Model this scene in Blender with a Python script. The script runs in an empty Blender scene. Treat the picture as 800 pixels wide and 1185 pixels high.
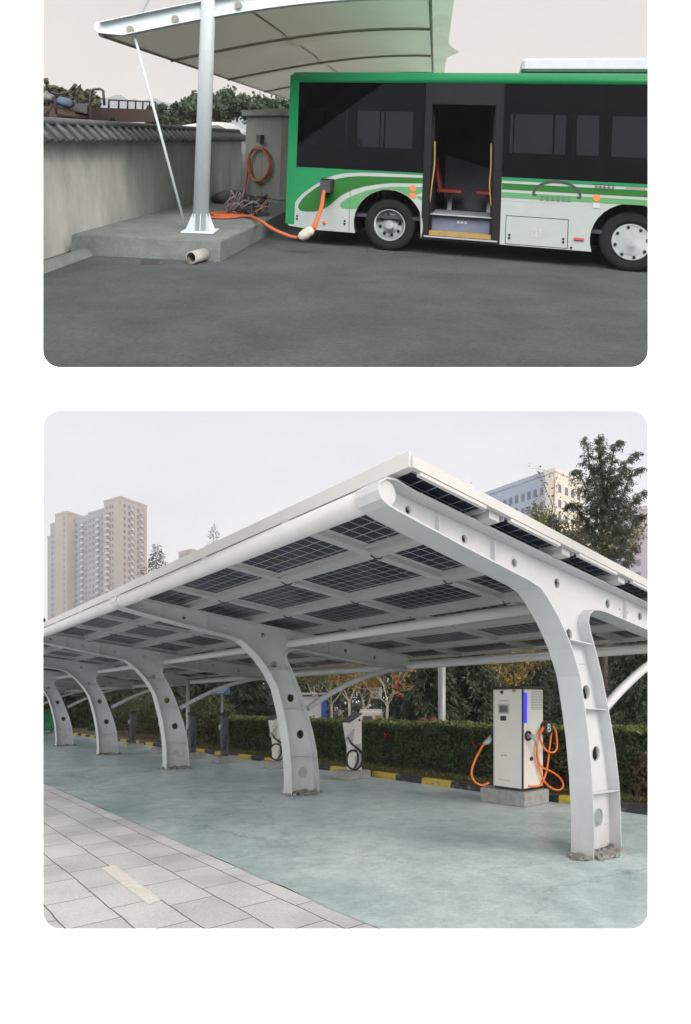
import bpy, math, random
import numpy as np
from mathutils import Vector, Matrix
from mathutils.geometry import tessellate_polygon
random.seed(7); rng = np.random.default_rng(7)
SC = bpy.context.scene; COL = SC.collection
PI = math.pi; rad = math.radians
F = 670.0
# ---------------------------------------------------------------- frames of reference
RX, RY = 0.77010, 0.63792
T_ID = Matrix.Identity(4)
T_LOW = Matrix(((RX, -RY, 0, 0), (RY, RX, 0, 0), (0, 0, 1, 0), (0, 0, 0, 1)))      # (r, l, z) of the car park
H1 = 1.9; KS = (817 - 160) / F; RO = rad(2.0); cr, sr = math.cos(RO), math.sin(RO)
T_UP = Matrix(((cr, 0, sr, -H1 * sr), (0, 1, 0, 0), (-sr, KS, cr, -H1 * cr + 1.65), (0, 0, 0, 1)))   # the hillside yard
BD = Vector((.9646, -.2638, 0)); BN = Vector((-.2638, -.9646, 0)); BP = Vector((.787, 9.852, 0))
M_BUS = Matrix(((BD.x, -BN.x, 0, BP.x), (BD.y, -BN.y, 0, BP.y), (0, 0, 1, 0), (0, 0, 0, 1)))
T_BUS = T_UP @ M_BUS                                                               # (u along, q inwards, v up)

def up_ray(px, py):
    x = (px - 400) / F; z = (160 - py) / F
    return Vector((x * cr - z * sr, 1, z * cr + x * sr))
def up_at(px, py, y):                       # a point of the yard at depth y
    return Vector((0, 0, H1)) + up_ray(px, py) * y
def up_ground(px, py, z=0.):
    d = up_ray(px, py); return Vector((0, 0, H1)) + d * ((z - H1) / d.z)
def uv(px, py):
    d = up_ray(px, py); C = Vector((0, 0, H1)); t = (BP - C).dot(BN) / d.dot(BN); q = C + d * t
    return ((q - BP).dot(BD), q.z)
def lo_at(px, py, y):                       # a world point of the car park at depth y
    return Vector(((px - 400) / F * y, y, 1.65 + (817 - py) / F * y))
def rl(p): return Vector((p.x * RX + p.y * RY, -p.x * RY + p.y * RX, p.z))
def low_plane_l(px, py, l):                 # -> (r, l, z) on the plane l = const
    d = Vector(((px - 400) / F, 1, (817 - py) / F)); dl = -d.x * RY + d.y * RX
    return rl(Vector((0, 0, 1.65)) + d * (l / dl))
def low_plane_r(px, py, r):
    d = Vector(((px - 400) / F, 1, (817 - py) / F)); dr = d.x * RX + d.y * RY
    return rl(Vector((0, 0, 1.65)) + d * (r / dr))

# ---------------------------------------------------------------- materials
MAT = {}
def mat(name, col, rough=.6, metal=0., var=.12, scale=6., bump=0., bscale=40., col2=None, detail=6., spec=.5, coords='Object', stretch=(1, 1, 1), island=0., trans=0., emit=None, coat=0., grain=0., gscale=35.):
    if name in MAT: return MAT[name]
    m = bpy.data.materials.new(name); m.use_nodes = True
    nt = m.node_tree; N = nt.nodes; Lk = nt.links
    b = N['Principled BSDF']
    b.inputs['Roughness'].default_value = rough; b.inputs['Metallic'].default_value = metal
    b.inputs['Specular IOR Level'].default_value = spec
    b.inputs['Coat Weight'].default_value = coat
    tc = N.new('ShaderNodeTexCoord'); mp = N.new('ShaderNodeMapping'); mp.inputs['Scale'].default_value = stretch
    Lk.new(tc.outputs[coords], mp.inputs['Vector'])
    nz = N.new('ShaderNodeTexNoise'); nz.inputs['Scale'].default_value = scale; nz.inputs['Detail'].default_value = detail
    nz.inputs['Roughness'].default_value = .65
    Lk.new(mp.outputs[0], nz.inputs['Vector'])
    r = N.new('ShaderNodeValToRGB')
    c = Vector(col[:3])
    if col2 is None: a, d = c * (1 - var), c * (1 + var)
    else: a, d = c, Vector(col2[:3])
    r.color_ramp.elements[0].position = .32; r.color_ramp.elements[1].position = .68
    r.color_ramp.elements[0].color = (*a, 1); r.color_ramp.elements[1].color = (*d, 1)
    Lk.new(nz.outputs['Fac'], r.inputs['Fac']); out = r.outputs['Color']
    if island:
        g = N.new('ShaderNodeNewGeometry'); mm = N.new('ShaderNodeMapRange')
        mm.inputs['To Min'].default_value = 1 - island; mm.inputs['To Max'].default_value = 1 + island
        Lk.new(g.outputs['Random Per Island'], mm.inputs['Value'])
        vm = N.new('ShaderNodeVectorMath'); vm.operation = 'SCALE'
        Lk.new(out, vm.inputs[0]); Lk.new(mm.outputs[0], vm.inputs['Scale']); out = vm.outputs[0]
    if grain:
        n9 = N.new('ShaderNodeTexNoise'); n9.inputs['Scale'].default_value = gscale; n9.inputs['Detail'].default_value = 4; n9.inputs['Roughness'].default_value = .8; Lk.new(tc.outputs[coords], n9.inputs[0])
        m9 = N.new('ShaderNodeMapRange'); m9.inputs['From Min'].default_value = .3; m9.inputs['From Max'].default_value = .7; m9.inputs['To Min'].default_value = 1 - grain; m9.inputs['To Max'].default_value = 1 + grain; Lk.new(n9.outputs[0], m9.inputs['Value'])
        v9 = N.new('ShaderNodeVectorMath'); v9.operation = 'SCALE'; Lk.new(out, v9.inputs[0]); Lk.new(m9.outputs[0], v9.inputs['Scale']); out = v9.outputs[0]
    Lk.new(out, b.inputs['Base Color'])
    if bump:
        n2 = N.new('ShaderNodeTexNoise'); n2.inputs['Scale'].default_value = bscale; n2.inputs['Detail'].default_value = 5
        Lk.new(mp.outputs[0], n2.inputs['Vector'])
        bp = N.new('ShaderNodeBump'); bp.inputs['Strength'].default_value = bump; bp.inputs['Distance'].default_value = .02
        Lk.new(n2.outputs['Fac'], bp.inputs['Height']); Lk.new(bp.outputs[0], b.inputs['Normal'])
    if emit:
        b.inputs['Emission Color'].default_value = (*emit[:3], 1); b.inputs['Emission Strength'].default_value = emit[3]
    if trans:
        tr = N.new('ShaderNodeBsdfTranslucent'); ms = N.new('ShaderNodeMixShader'); ms.inputs[0].default_value = trans
        Lk.new(out, tr.inputs['Color']); Lk.new(b.outputs[0], ms.inputs[1]); Lk.new(tr.outputs[0], ms.inputs[2])
        Lk.new(ms.outputs[0], N['Material Output'].inputs['Surface'])
    MAT[name] = m; return m
def nodes(m): return m.node_tree.nodes, m.node_tree.links

M_white = mat('white_steel_paint', (.58, .59, .60), .42, var=.05, scale=3, bump=.05)
M_col = mat('white_column_paint', (.57, .58, .60), .4, var=.05, scale=2.5, bump=.05)
def add_dirt(m, z0, z1, dirt, amt, sc=9.):       # splash dirt that climbs from the ground
    N, Lk = nodes(m); b = N['Principled BSDF']; src = b.inputs['Base Color'].links[0].from_socket
    g = N.new('ShaderNodeNewGeometry'); sp = N.new('ShaderNodeSeparateXYZ'); Lk.new(g.outputs['Position'], sp.inputs[0])
    mr = N.new('ShaderNodeMapRange'); mr.inputs['From Min'].default_value = z1; mr.inputs['From Max'].default_value = z0
    Lk.new(sp.outputs['Z'], mr.inputs['Value'])
    mp = N.new('ShaderNodeMapping'); mp.inputs['Scale'].default_value = (1, 1, .25); Lk.new(g.outputs['Position'], mp.inputs[0])
    nz = N.new('ShaderNodeTexNoise'); nz.inputs['Scale'].default_value = sc; nz.inputs['Detail'].default_value = 8; Lk.new(mp.outputs[0], nz.inputs[0])
    mu = N.new('ShaderNodeMath'); mu.operation = 'MULTIPLY'; Lk.new(mr.outputs[0], mu.inputs[0]); Lk.new(nz.outputs['Fac'], mu.inputs[1])
    m2 = N.new('ShaderNodeMath'); m2.operation = 'MULTIPLY'; m2.use_clamp = True; m2.inputs[1].default_value = amt; Lk.new(mu.outputs[0], m2.inputs[0])
    mx = N.new('ShaderNodeMixRGB'); mx.inputs[2].default_value = (*dirt, 1); Lk.new(m2.outputs[0], mx.inputs[0]); Lk.new(src, mx.inputs[1]); Lk.new(mx.outputs[0], b.inputs['Base Color'])
add_dirt(M_col, 0., 1.1, (.33, .33, .31), .9)
M_fascia = mat('fascia_paint', (.60, .595, .58), .45, var=.04, scale=2)
M_alu = mat('aluminium_channel', (.50, .51, .51), .45, .1, var=.06, scale=4)
M_grout = mat('broken_grout', (.22, .22, .205), .95, var=.35, scale=14, bump=.6)
M_black = mat('black_plastic', (.018, .018, .02), .5, var=.2)
M_rubber = mat('tyre_rubber', (.011, .011, .012), .85, spec=.2, var=.2, scale=20)
M_chrg = mat('charger_cream_paint', (.72, .71, .66), .4, var=.03, scale=3)
M_orange = mat('orange_cable', (.85, .20, .035), .5, var=.1, scale=20)
M_blue = mat('blue_light_strip', (.02, .03, .6), .4, var=.01, emit=(.03, .02, 1, 1.3))
M_screen = mat('screen_glass', (.10, .11, .11), .15, var=.1, scale=30)
M_greypl = mat('grey_plastic', (.42, .43, .44), .5, var=.08)
M_conc = mat('plinth_concrete', (.30, .30, .29), .9, var=.2, scale=9, bump=.3)
M_soil = mat('verge_soil', (.10, .078, .05), .98, col2=(.17, .145, .10), scale=5, bump=.6, bscale=25)
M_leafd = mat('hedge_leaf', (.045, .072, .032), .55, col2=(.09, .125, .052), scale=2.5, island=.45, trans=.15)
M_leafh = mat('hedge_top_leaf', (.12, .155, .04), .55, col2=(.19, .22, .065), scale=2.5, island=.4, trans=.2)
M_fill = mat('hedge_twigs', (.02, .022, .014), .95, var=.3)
M_con1 = mat('cedar_needles', (.05, .072, .048), .7, col2=(.095, .125, .072), scale=1.2, island=.4, trans=.12)
M_con2 = mat('yew_needles', (.026, .046, .026), .7, col2=(.055, .082, .042), scale=1., island=.45, trans=.1)
M_aut = mat('autumn_leaves', (.36, .20, .04), .6, col2=(.30, .27, .06), scale=1.5, island=.4, trans=.3)
M_olive = mat('olive_leaves', (.12, .135, .045), .6, col2=(.20, .18, .07), scale=1.5, island=.4, trans=.3)
M_bark = mat('bark', (.11, .085, .065), .95, var=.3, scale=8, bump=.5)
M_barkp = mat('whitewashed_bark', (.55, .51, .45), .85, var=.25, scale=5, bump=.3)
M_fence = mat('fence_iron', (.03, .032, .035), .6, var=.1)
M_pole = mat('galvanised_pole', (.42, .44, .46), .45, .2, var=.08)
M_sign = mat('blue_sign_face', (.08, .20, .42), .5, var=.1)
M_shed = mat('shed_white_sheet', (.70, .70, .70), .6, var=.08, stretch=(8, 1, 1), scale=2)
M_shedb = mat('shed_blue_trim', (.05, .13, .5), .6, var=.1)
M_tower = mat('tower_render', (.31, .275, .252), .85, var=.08, scale=.08)
M_towerb = mat('tower_grey_render', (.27, .27, .30), .85, var=.08, scale=.1)
M_towin = mat('tower_window', (.10, .115, .15), .3, var=.3, scale=.2)
M_balc = mat('tower_balcony', (.40, .385, .385), .8, var=.06, scale=.2)
M_off = mat('office_render', (.62, .57, .50), .8, var=.04, scale=.1)
M_offb = mat('office_shaded_side', (.28, .325, .42), .6, var=.12, scale=.2)  # bluish shade of the left side put into its colour
M_farb = mat('far_block_render', (.36, .33, .37), .8, var=.05, scale=.1)
M_board = mat('white_glow_board', (.85, .85, .85), .6, var=.0, emit=(1, 1, 1, 1.1))  # board is no lamp; emission added so it shows pure white
M_boardb = mat('board_backing', (.7, .7, .7), .7, var=.03)
M_green_net = mat('green_tarp', (.02, .22, .09), .7, var=.3, scale=2)

def m_panel():
    m = bpy.data.materials.new('solar_cells'); m.use_nodes = True; N, Lk = nodes(m); b = N['Principled BSDF']
    b.inputs['Roughness'].default_value = .25; b.inputs['Specular IOR Level'].default_value = .22
    tc = N.new('ShaderNodeTexCoord'); mp = N.new('ShaderNodeMapping'); Lk.new(tc.outputs['UV'], mp.inputs[0])
    sp = N.new('ShaderNodeSeparateXYZ'); Lk.new(mp.outputs[0], sp.inputs[0])
    def line(axis, pitch, w):
        d = N.new('ShaderNodeMath'); d.operation = 'DIVIDE'; d.inputs[1].default_value = pitch; Lk.new(sp.outputs[axis], d.inputs[0])
        f = N.new('ShaderNodeMath'); f.operation = 'FRACT'; Lk.new(d.outputs[0], f.inputs[0])
        c = N.new('ShaderNodeMath'); c.operation = 'LESS_THAN'; c.inputs[1].default_value = w / pitch; Lk.new(f.outputs[0], c.inputs[0]); return c.outputs[0]
    a = line('X', .158, .0085); c = line('Y', .158, .0085); fa = line('X', .158 / 3, .0016)
    mx = N.new('ShaderNodeMath'); mx.operation = 'MAXIMUM'; Lk.new(a, mx.inputs[0]); Lk.new(c, mx.inputs[1])
    h = N.new('ShaderNodeMath'); h.operation = 'MULTIPLY'; h.inputs[1].default_value = .12; Lk.new(fa, h.inputs[0])
    m2 = N.new('ShaderNodeMath'); m2.operation = 'MAXIMUM'; Lk.new(mx.outputs[0], m2.inputs[0]); Lk.new(h.outputs[0], m2.inputs[1])
    nz = N.new('ShaderNodeTexNoise'); nz.inputs['Scale'].default_value = 3; Lk.new(mp.outputs[0], nz.inputs[0])
    rp = N.new('ShaderNodeValToRGB'); rp.color_ramp.elements[0].color = (.008, .011, .022, 1); rp.color_ramp.elements[1].color = (.02, .026, .05, 1); Lk.new(nz.outputs[0], rp.inputs[0])
    mix = N.new('ShaderNodeMixRGB'); mix.inputs[2].default_value = (.50, .53, .58, 1); Lk.new(m2.outputs[0], mix.inputs[0]); Lk.new(rp.outputs[0], mix.inputs[1])
    Lk.new(mix.outputs[0], b.inputs['Base Color']); MAT['solar'] = m; return m
M_panel = m_panel()

def ramp(N, els):
    r = N.new('ShaderNodeValToRGB'); e = r.color_ramp.elements
    while len(e) < len(els): e.new(.5)
    for i, (p, c) in enumerate(els): e[i].position = p; e[i].color = (*c, 1)
    return r
def m_apron():
    m = bpy.data.materials.new('blue_grey_painted_concrete'); m.use_nodes = True; N, Lk = nodes(m); b = N['Principled BSDF']
    g = N.new('ShaderNodeNewGeometry'); mp = N.new('ShaderNodeMapping'); mp.inputs['Rotation'].default_value = (0, 0, rad(-20)); mp.inputs['Scale'].default_value = (.95, 1.05, 1)
    Lk.new(g.outputs['Position'], mp.inputs[0])
    n1 = N.new('ShaderNodeTexNoise'); n1.inputs['Scale'].default_value = .55; n1.inputs['Detail'].default_value = 9; n1.inputs['Roughness'].default_value = .62; n1.inputs['Distortion'].default_value = .6
    Lk.new(mp.outputs[0], n1.inputs[0])
    r1 = ramp(N, [(.30, (.34, .44, .45)), (.43, (.44, .55, .555)), (.56, (.52, .615, .615)), (.72, (.62, .69, .68))]); Lk.new(n1.outputs[0], r1.inputs[0])
    n2 = N.new('ShaderNodeTexNoise'); n2.inputs['Scale'].default_value = 3.2; n2.inputs['Detail'].default_value = 9; n2.inputs['Roughness'].default_value = .75; Lk.new(mp.outputs[0], n2.inputs[0])
    r2 = ramp(N, [(.36, (.60, .64, .65)), (.5, (.95, .95, .95)), (.62, (1.25, 1.22, 1.2))]); Lk.new(n2.outputs[0], r2.inputs[0])
    n5 = N.new('ShaderNodeTexNoise'); n5.inputs['Scale'].default_value = 19; n5.inputs['Detail'].default_value = 8; n5.inputs['Roughness'].default_value = .7; n5.inputs['Distortion'].default_value = 1.2; Lk.new(mp.outputs[0], n5.inputs[0])
    r5 = ramp(N, [(.36, (.74, .77, .77)), (.52, (1, 1, 1)), (.66, (1.2, 1.18, 1.15))]); Lk.new(n5.outputs[0], r5.inputs[0])
    mu = N.new('ShaderNodeMixRGB'); mu.blend_type = 'MULTIPLY'; mu.inputs[0].default_value = .5; Lk.new(r1.outputs[0], mu.inputs[1]); Lk.new(r2.outputs[0], mu.inputs[2])
    m5 = N.new('ShaderNodeMixRGB'); m5.blend_type = 'MULTIPLY'; m5.inputs[0].default_value = .6; Lk.new(mu.outputs[0], m5.inputs[1]); Lk.new(r5.outputs[0], m5.inputs[2])
    vo = N.new('ShaderNodeTexVoronoi'); vo.feature = 'DISTANCE_TO_EDGE'; vo.inputs['Scale'].default_value = .42; dn = N.new('ShaderNodeVectorMath'); dn.operation = 'MULTIPLY_ADD'; dn.inputs[1].default_value = (.9, .9, 0); Lk.new(n2.outputs['Color'], dn.inputs[0]); Lk.new(g.outputs['Position'], dn.inputs[2]); Lk.new(dn.outputs[0], vo.inputs[0])
    cm = N.new('ShaderNodeMapRange'); cm.inputs['From Min'].default_value = .001; cm.inputs['From Max'].default_value = .006; cm.inputs['To Min'].default_value = .68; Lk.new(vo.outputs['Distance'], cm.inputs['Value'])
    n8 = N.new('ShaderNodeTexNoise'); n8.inputs['Scale'].default_value = 70; n8.inputs['Detail'].default_value = 4; n8.inputs['Roughness'].default_value = .8; Lk.new(g.outputs['Position'], n8.inputs[0]); c8 = N.new('ShaderNodeMapRange'); c8.inputs['From Min'].default_value = .3; c8.inputs['From Max'].default_value = .7; c8.inputs['To Min'].default_value = .82; c8.inputs['To Max'].default_value = 1.12; Lk.new(n8.outputs[0], c8.inputs['Value'])
    cc8 = N.new('ShaderNodeMath'); cc8.operation = 'MULTIPLY'; Lk.new(cm.outputs[0], cc8.inputs[0]); Lk.new(c8.outputs[0], cc8.inputs[1]); v8 = N.new('ShaderNodeVectorMath'); v8.operation = 'SCALE'; Lk.new(m5.outputs[0], v8.inputs[0]); Lk.new(cc8.outputs[0], v8.inputs['Scale'])
    Lk.new(v8.outputs[0], b.inputs['Base Color'])
    rr = N.new('ShaderNodeMapRange'); rr.inputs['To Min'].default_value = .16; rr.inputs['To Max'].default_value = .62; Lk.new(n1.outputs[0], rr.inputs['Value']); Lk.new(rr.outputs[0], b.inputs['Roughness'])
    bp = N.new('ShaderNodeBump'); bp.inputs['Strength'].default_value = .15; bp.inputs['Distance'].default_value = .01; n3 = N.new('ShaderNodeTexNoise'); n3.inputs['Scale'].default_value = 60; Lk.new(g.outputs['Position'], n3.inputs[0]); Lk.new(n3.outputs[0], bp.inputs['Height']); Lk.new(bp.outputs[0], b.inputs['Normal'])
    return m
M_apron = m_apron()
def m_paving():
    m = bpy.data.materials.new('grey_paving_slabs'); m.use_nodes = True; N, Lk = nodes(m); b = N['Principled BSDF']; b.inputs['Roughness'].default_value = .8
    g = N.new('ShaderNodeNewGeometry'); mp = N.new('ShaderNodeMapping'); mp.vector_type = 'POINT'
    mp.inputs['Rotation'].default_value = (0, 0, -math.atan2(RY, RX) + PI / 2)
    Lk.new(g.outputs['Position'], mp.inputs[0])
    # after the rotation: x = -l (or l), y = r  (slab rows run along l)
    nd = N.new('ShaderNodeTexNoise'); nd.inputs['Scale'].default_value = 2.5; nd.inputs['Detail'].default_value = 4; Lk.new(mp.outputs[0], nd.inputs[0])
    sb = N.new('ShaderNodeVectorMath'); sb.operation = 'SUBTRACT'; sb.inputs[1].default_value = (.5, .5, .5); Lk.new(nd.outputs['Color'], sb.inputs[0])
    sc = N.new('ShaderNodeVectorMath'); sc.operation = 'SCALE'; sc.inputs['Scale'].default_value = .035; Lk.new(sb.outputs[0], sc.inputs[0])
    ad = N.new('ShaderNodeVectorMath'); Lk.new(mp.outputs[0], ad.inputs[0]); Lk.new(sc.outputs[0], ad.inputs[1])
    ad2 = N.new('ShaderNodeVectorMath'); ad2.inputs[1].default_value = (0, .06, 0); Lk.new(ad.outputs[0], ad2.inputs[0])
    def brick(mort, smooth):
        bt = N.new('ShaderNodeTexBrick'); bt.offset = .37; bt.squash = 1
        bt.inputs['Scale'].default_value = 1; bt.inputs['Brick Width'].default_value = .66; bt.inputs['Row Height'].default_value = .4
        bt.inputs['Mortar Size'].default_value = mort; bt.inputs['Mortar Smooth'].default_value = smooth; bt.inputs['Bias'].default_value = 0
        bt.inputs['Color1'].default_value = (.57, .58, .585, 1); bt.inputs['Color2'].default_value = (.68, .69, .69, 1); bt.inputs['Mortar'].default_value = (.20, .19, .165, 1)
        Lk.new(ad2.outputs[0], bt.inputs[0]); return bt
    bt = brick(.007, .25)
    n1 = N.new('ShaderNodeTexNoise'); n1.inputs['Scale'].default_value = 1.3; n1.inputs['Detail'].default_value = 8; Lk.new(g.outputs['Position'], n1.inputs[0])
    r1 = ramp(N, [(.3, (.72, .74, .73)), (.5, (.96, .97, .96)), (.7, (1.1, 1.1, 1.08))]); Lk.new(n1.outputs[0], r1.inputs[0])
    mu = N.new('ShaderNodeMixRGB'); mu.blend_type = 'MULTIPLY'; mu.inputs[0].default_value = .8; Lk.new(bt.outputs['Color'], mu.inputs[1]); Lk.new(r1.outputs[0], mu.inputs[2])
    n4 = N.new('ShaderNodeTexNoise'); n4.inputs['Scale'].default_value = 45; n4.inputs['Detail'].default_value = 3; Lk.new(g.outputs['Position'], n4.inputs[0])
    r4 = ramp(N, [(.3, (.8, .8, .8)), (.7, (1.08, 1.08, 1.08))]); Lk.new(n4.outputs[0], r4.inputs[0])
    m4 = N.new('ShaderNodeMixRGB'); m4.blend_type = 'MULTIPLY'; m4.inputs[0].default_value = .7; Lk.new(mu.outputs[0], m4.inputs[1]); Lk.new(r4.outputs[0], m4.inputs[2])
    Lk.new(m4.outputs[0], b.inputs['Base Color'])
    bp = N.new('ShaderNodeBump'); bp.inputs['Strength'].default_value = .5; bp.inputs['Distance'].default_value = .006; inv = N.new('ShaderNodeMath'); inv.operation = 'SUBTRACT'; inv.inputs[0].default_value = 1; Lk.new(bt.outputs['Fac'], inv.inputs[1]); Lk.new(inv.outputs[0], bp.inputs['Height']); Lk.new(bp.outputs[0], b.inputs['Normal'])
    return m
M_paving = m_paving()
def m_kerb():
    m = bpy.data.materials.new('yellow_black_kerb_paint'); m.use_nodes = True; N, Lk = nodes(m); b = N['Principled BSDF']; b.inputs['Roughness'].default_value = .6
    g = N.new('ShaderNodeNewGeometry'); dp = N.new('ShaderNodeVectorMath'); dp.operation = 'DOT_PRODUCT'; dp.inputs[1].default_value = (-RY, RX, 0); Lk.new(g.outputs['Position'], dp.inputs[0])
    s = N.new('ShaderNodeMath'); s.operation = 'SUBTRACT'; s.inputs[1].default_value = 7.66; Lk.new(dp.outputs['Value'], s.inputs[0])
    d = N.new('ShaderNodeMath'); d.operation = 'DIVIDE'; d.inputs[1].default_value = 1.58; Lk.new(s.outputs[0], d.inputs[0])
    f = N.new('ShaderNodeMath'); f.operation = 'FLOORED_MODULO'; f.inputs[1].default_value = 1; Lk.new(d.outputs[0], f.inputs[0])
    c = N.new('ShaderNodeMath'); c.operation = 'LESS_THAN'; c.inputs[1].default_value = .5; Lk.new(f.outputs[0], c.inputs[0])
    mx = N.new('ShaderNodeMixRGB'); mx.inputs[1].default_value = (.022, .024, .03, 1); mx.inputs[2].default_value = (.52, .40, .04, 1); Lk.new(c.outputs[0], mx.inputs[0])
    nz = N.new('ShaderNodeTexNoise'); nz.inputs['Scale'].default_value = 9; nz.inputs['Detail'].default_value = 8; Lk.new(g.outputs['Position'], nz.inputs[0])
    r = ramp(N, [(.55, (0, 0, 0)), (.72, (1, 1, 1))]); Lk.new(nz.outputs[0], r.inputs[0])
    m2 = N.new('ShaderNodeMixRGB'); m2.inputs[2].default_value = (.2, .19, .16, 1); Lk.new(r.outputs[0], m2.inputs[0]); Lk.new(mx.outputs[0], m2.inputs[1]); Lk.new(m2.outputs[0], b.inputs['Base Color'])
    return m
M_kerb = m_kerb()

# ---------------------------------------------------------------- mesh builder
class MB:
    def __init__(s): s.v = []; s.f = []; s.uv = None; s.sm = []
    def add(s, vs, fs, smooth=False):
        n = len(s.v); s.v += [tuple(v) for v in vs]; s.f += [tuple(i + n for i in f) for f in fs]; s.sm += [smooth] * len(fs); return s
    def box(s, x0, x1, y0, y1, z0, z1):
        vs = [(x, y, z) for x in (x0, x1) for y in (y0, y1) for z in (z0, z1)]
        return s.add(vs, [(0, 1, 3, 2), (4, 6, 7, 5), (0, 4, 5, 1), (2, 3, 7, 6), (0, 2, 6, 4), (1, 5, 7, 3)])
    def cbox(s, x0, x1, y0, y1, z0, z1, c=.01):        # box with chamfered edges
        pts = []; 
        for z, i in ((z0, c), (z0 + c, 0), (z1 - c, 0), (z1, c)):
            a, b, d, e = x0 + i, x1 - i, y0 + i, y1 - i
            pts += [(a + c, d, z), (b - c, d, z), (b, d + c, z), (b, e - c, z), (b - c, e, z), (a + c, e, z), (a, e - c, z), (a, d + c, z)]
        fs = [tuple(range(7, -1, -1)), tuple(range(24, 32))]
        for k in range(3):
            for i in range(8): j = (i + 1) % 8; fs.append((k * 8 + i, k * 8 + j, k * 8 + 8 + j, k * 8 + 8 + i))
        return s.add(pts, fs)
    def obox(s, c, ax, ay, az):                        # oriented box: centre and three half vectors
        c, ax, ay, az = map(Vector, (c, ax, ay, az))
        vs = [c + ax * i + ay * j + az * k for i in (-1, 1) for j in (-1, 1) for k in (-1, 1)]
        return s.add(vs, [(0, 1, 3, 2), (4, 6, 7, 5), (0, 4, 5, 1), (2, 3, 7, 6), (0, 2, 6, 4), (1, 5, 7, 3)])
    def tube(s, pts, r, n=10, cap=True, smooth=True):
        pts = [Vector(p) for p in pts]; R_ = r if isinstance(r, (list, tuple)) else [r] * len(pts)
        base = len(s.v); prev = None
        for i, p in enumerate(pts):
            d = (pts[min(i + 1, len(pts) - 1)] - pts[max(i - 1, 0)]).normalized()
            if prev is None:
                a = Vector((0, 0, 1)) if abs(d.z) < .9 else Vector((1, 0, 0)); x = d.cross(a).normalized()
            else: x = (prev - d * prev.dot(d)).normalized()
            prev = x; y = d.cross(x)
            for k in range(n):
                t = 2 * PI * k / n; s.v.append(tuple(p + (x * math.cos(t) + y * math.sin(t)) * R_[i]))
        for i in range(len(pts) - 1):
            for k in range(n):
                a = base + i * n + k; b = base + i * n + (k + 1) % n; s.f.append((a, b, b + n, a + n)); s.sm.append(smooth)
        if cap:
            s.f.append(tuple(base + k for k in range(n - 1, -1, -1))); s.sm.append(False)
            e = base + (len(pts) - 1) * n; s.f.append(tuple(e + k for k in range(n))); s.sm.append(False)
        return s
    def disc(s, c, axis, r, h, n=24, r2=None):
        c = Vector(c); a = Vector(axis).normalized(); return s.tube([c - a * h / 2, c + a * h / 2], [r, r if r2 is None else r2], n)
    def lathe(s, c, axis, prof, n=32):                # prof: (distance along axis, radius)
        c = Vector(c); a = Vector(axis).normalized(); h = Vector((0, 0, 1)) if abs(a.z) < .9 else Vector((1, 0, 0)); x = a.cross(h).normalized(); y = a.cross(x)
        base = len(s.v)
        for (t, r) in prof:
            for k in range(n): th = 2 * PI * k / n; s.v.append(tuple(c + a * t + (x * math.cos(th) + y * math.sin(th)) * r))
        for i in range(len(prof) - 1):
            for k in range(n):
                p = base + i * n + k; q = base + i * n + (k + 1) % n; s.f.append((p, q, q + n, p + n)); s.sm.append(True)
        return s
    def poly(s, outer, holes, fn, t0, t1):            # plate with holes; fn(a, b, t)
        loops = [outer] + list(holes); pts = [p for l in loops for p in l]; n = len(pts)
        tris = tessellate_polygon([[Vector((p[0], p[1], 0)) for p in l] for l in loops])
        vs = [fn(p[0], p[1], t0) for p in pts] + [fn(p[0], p[1], t1) for p in pts]
        fs = [tuple(t) for t in tris] + [(t[0] + n, t[2] + n, t[1] + n) for t in tris]
        k = 0
        if t0 != t1:
            for l in loops:
                m = len(l)
                for i in range(m): j = (i + 1) % m; fs.append((k + i, k + j, k + j + n, k + i + n))
                k += m
        else: fs = fs[:len(tris)]; vs = vs[:n]
        return s.add(vs, fs)
    def ribbon(s, line, w0, w1, th, fn):              # strip along a 2D line, from t=w0 to w1, thickness th to the left
        P = [Vector((p[0], p[1])) for p in line]; off = []
        for i, p in enumerate(P):
            d = (P[min(i + 1, len(P) - 1)] - P[max(i - 1, 0)]).normalized(); off.append(p + Vector((-d.y, d.x)) * th)
        vs = []
        for a, b in zip(P, off): vs += [fn(a.x, a.y, w0), fn(a.x, a.y, w1), fn(b.x, b.y, w1), fn(b.x, b.y, w0)]
        fs = []
        for i in range(len(P) - 1):
            for k in range(4): fs.append((i * 4 + k, i * 4 + (k + 1) % 4, i * 4 + 4 + (k + 1) % 4, i * 4 + 4 + k))
        fs += [(3, 2, 1, 0), tuple(len(P) * 4 - 4 + k for k in range(4))]
        return s.add(vs, fs, False)

THINGS = {}
def link(o): COL.objects.link(o); return o
def mkmesh(name, mb, m, T, org):
    me = bpy.data.meshes.new(name)
    V = np.array(mb.v, dtype=float).reshape(-1, 3); A = np.array(T)
    W = V @ A[:3, :3].T + A[:3, 3] - np.array(org)
    me.from_pydata(W.tolist(), [], mb.f)
    if mb.uv is not None:
        ul = me.uv_layers.new(name='UVMap'); ul.data.foreach_set('uv', np.array([mb.uv[l.vertex_index] for l in me.loops], dtype=float).ravel())
    me.polygons.foreach_set('use_smooth', mb.sm)
    import bmesh
    if len(mb.f) < 60000 and not getattr(mb, 'nofix', False):
        bm = bmesh.new(); bm.from_mesh(me); bmesh.ops.recalc_face_normals(bm, faces=bm.faces); bm.to_mesh(me); bm.free()
    me.materials.append(m); return me
def thing(name, label, cat, base=(0, 0, 0), T=T_ID, group=None, kind=None):
    o = bpy.data.objects.new(name, None); link(o); o.empty_display_size = .3
    o.location = T @ Vector(base); o['label'] = label; o['category'] = cat
    if group: o['group'] = group
    if kind: o['kind'] = kind
    THINGS[o.name] = (T, tuple(o.location)); return o
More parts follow.
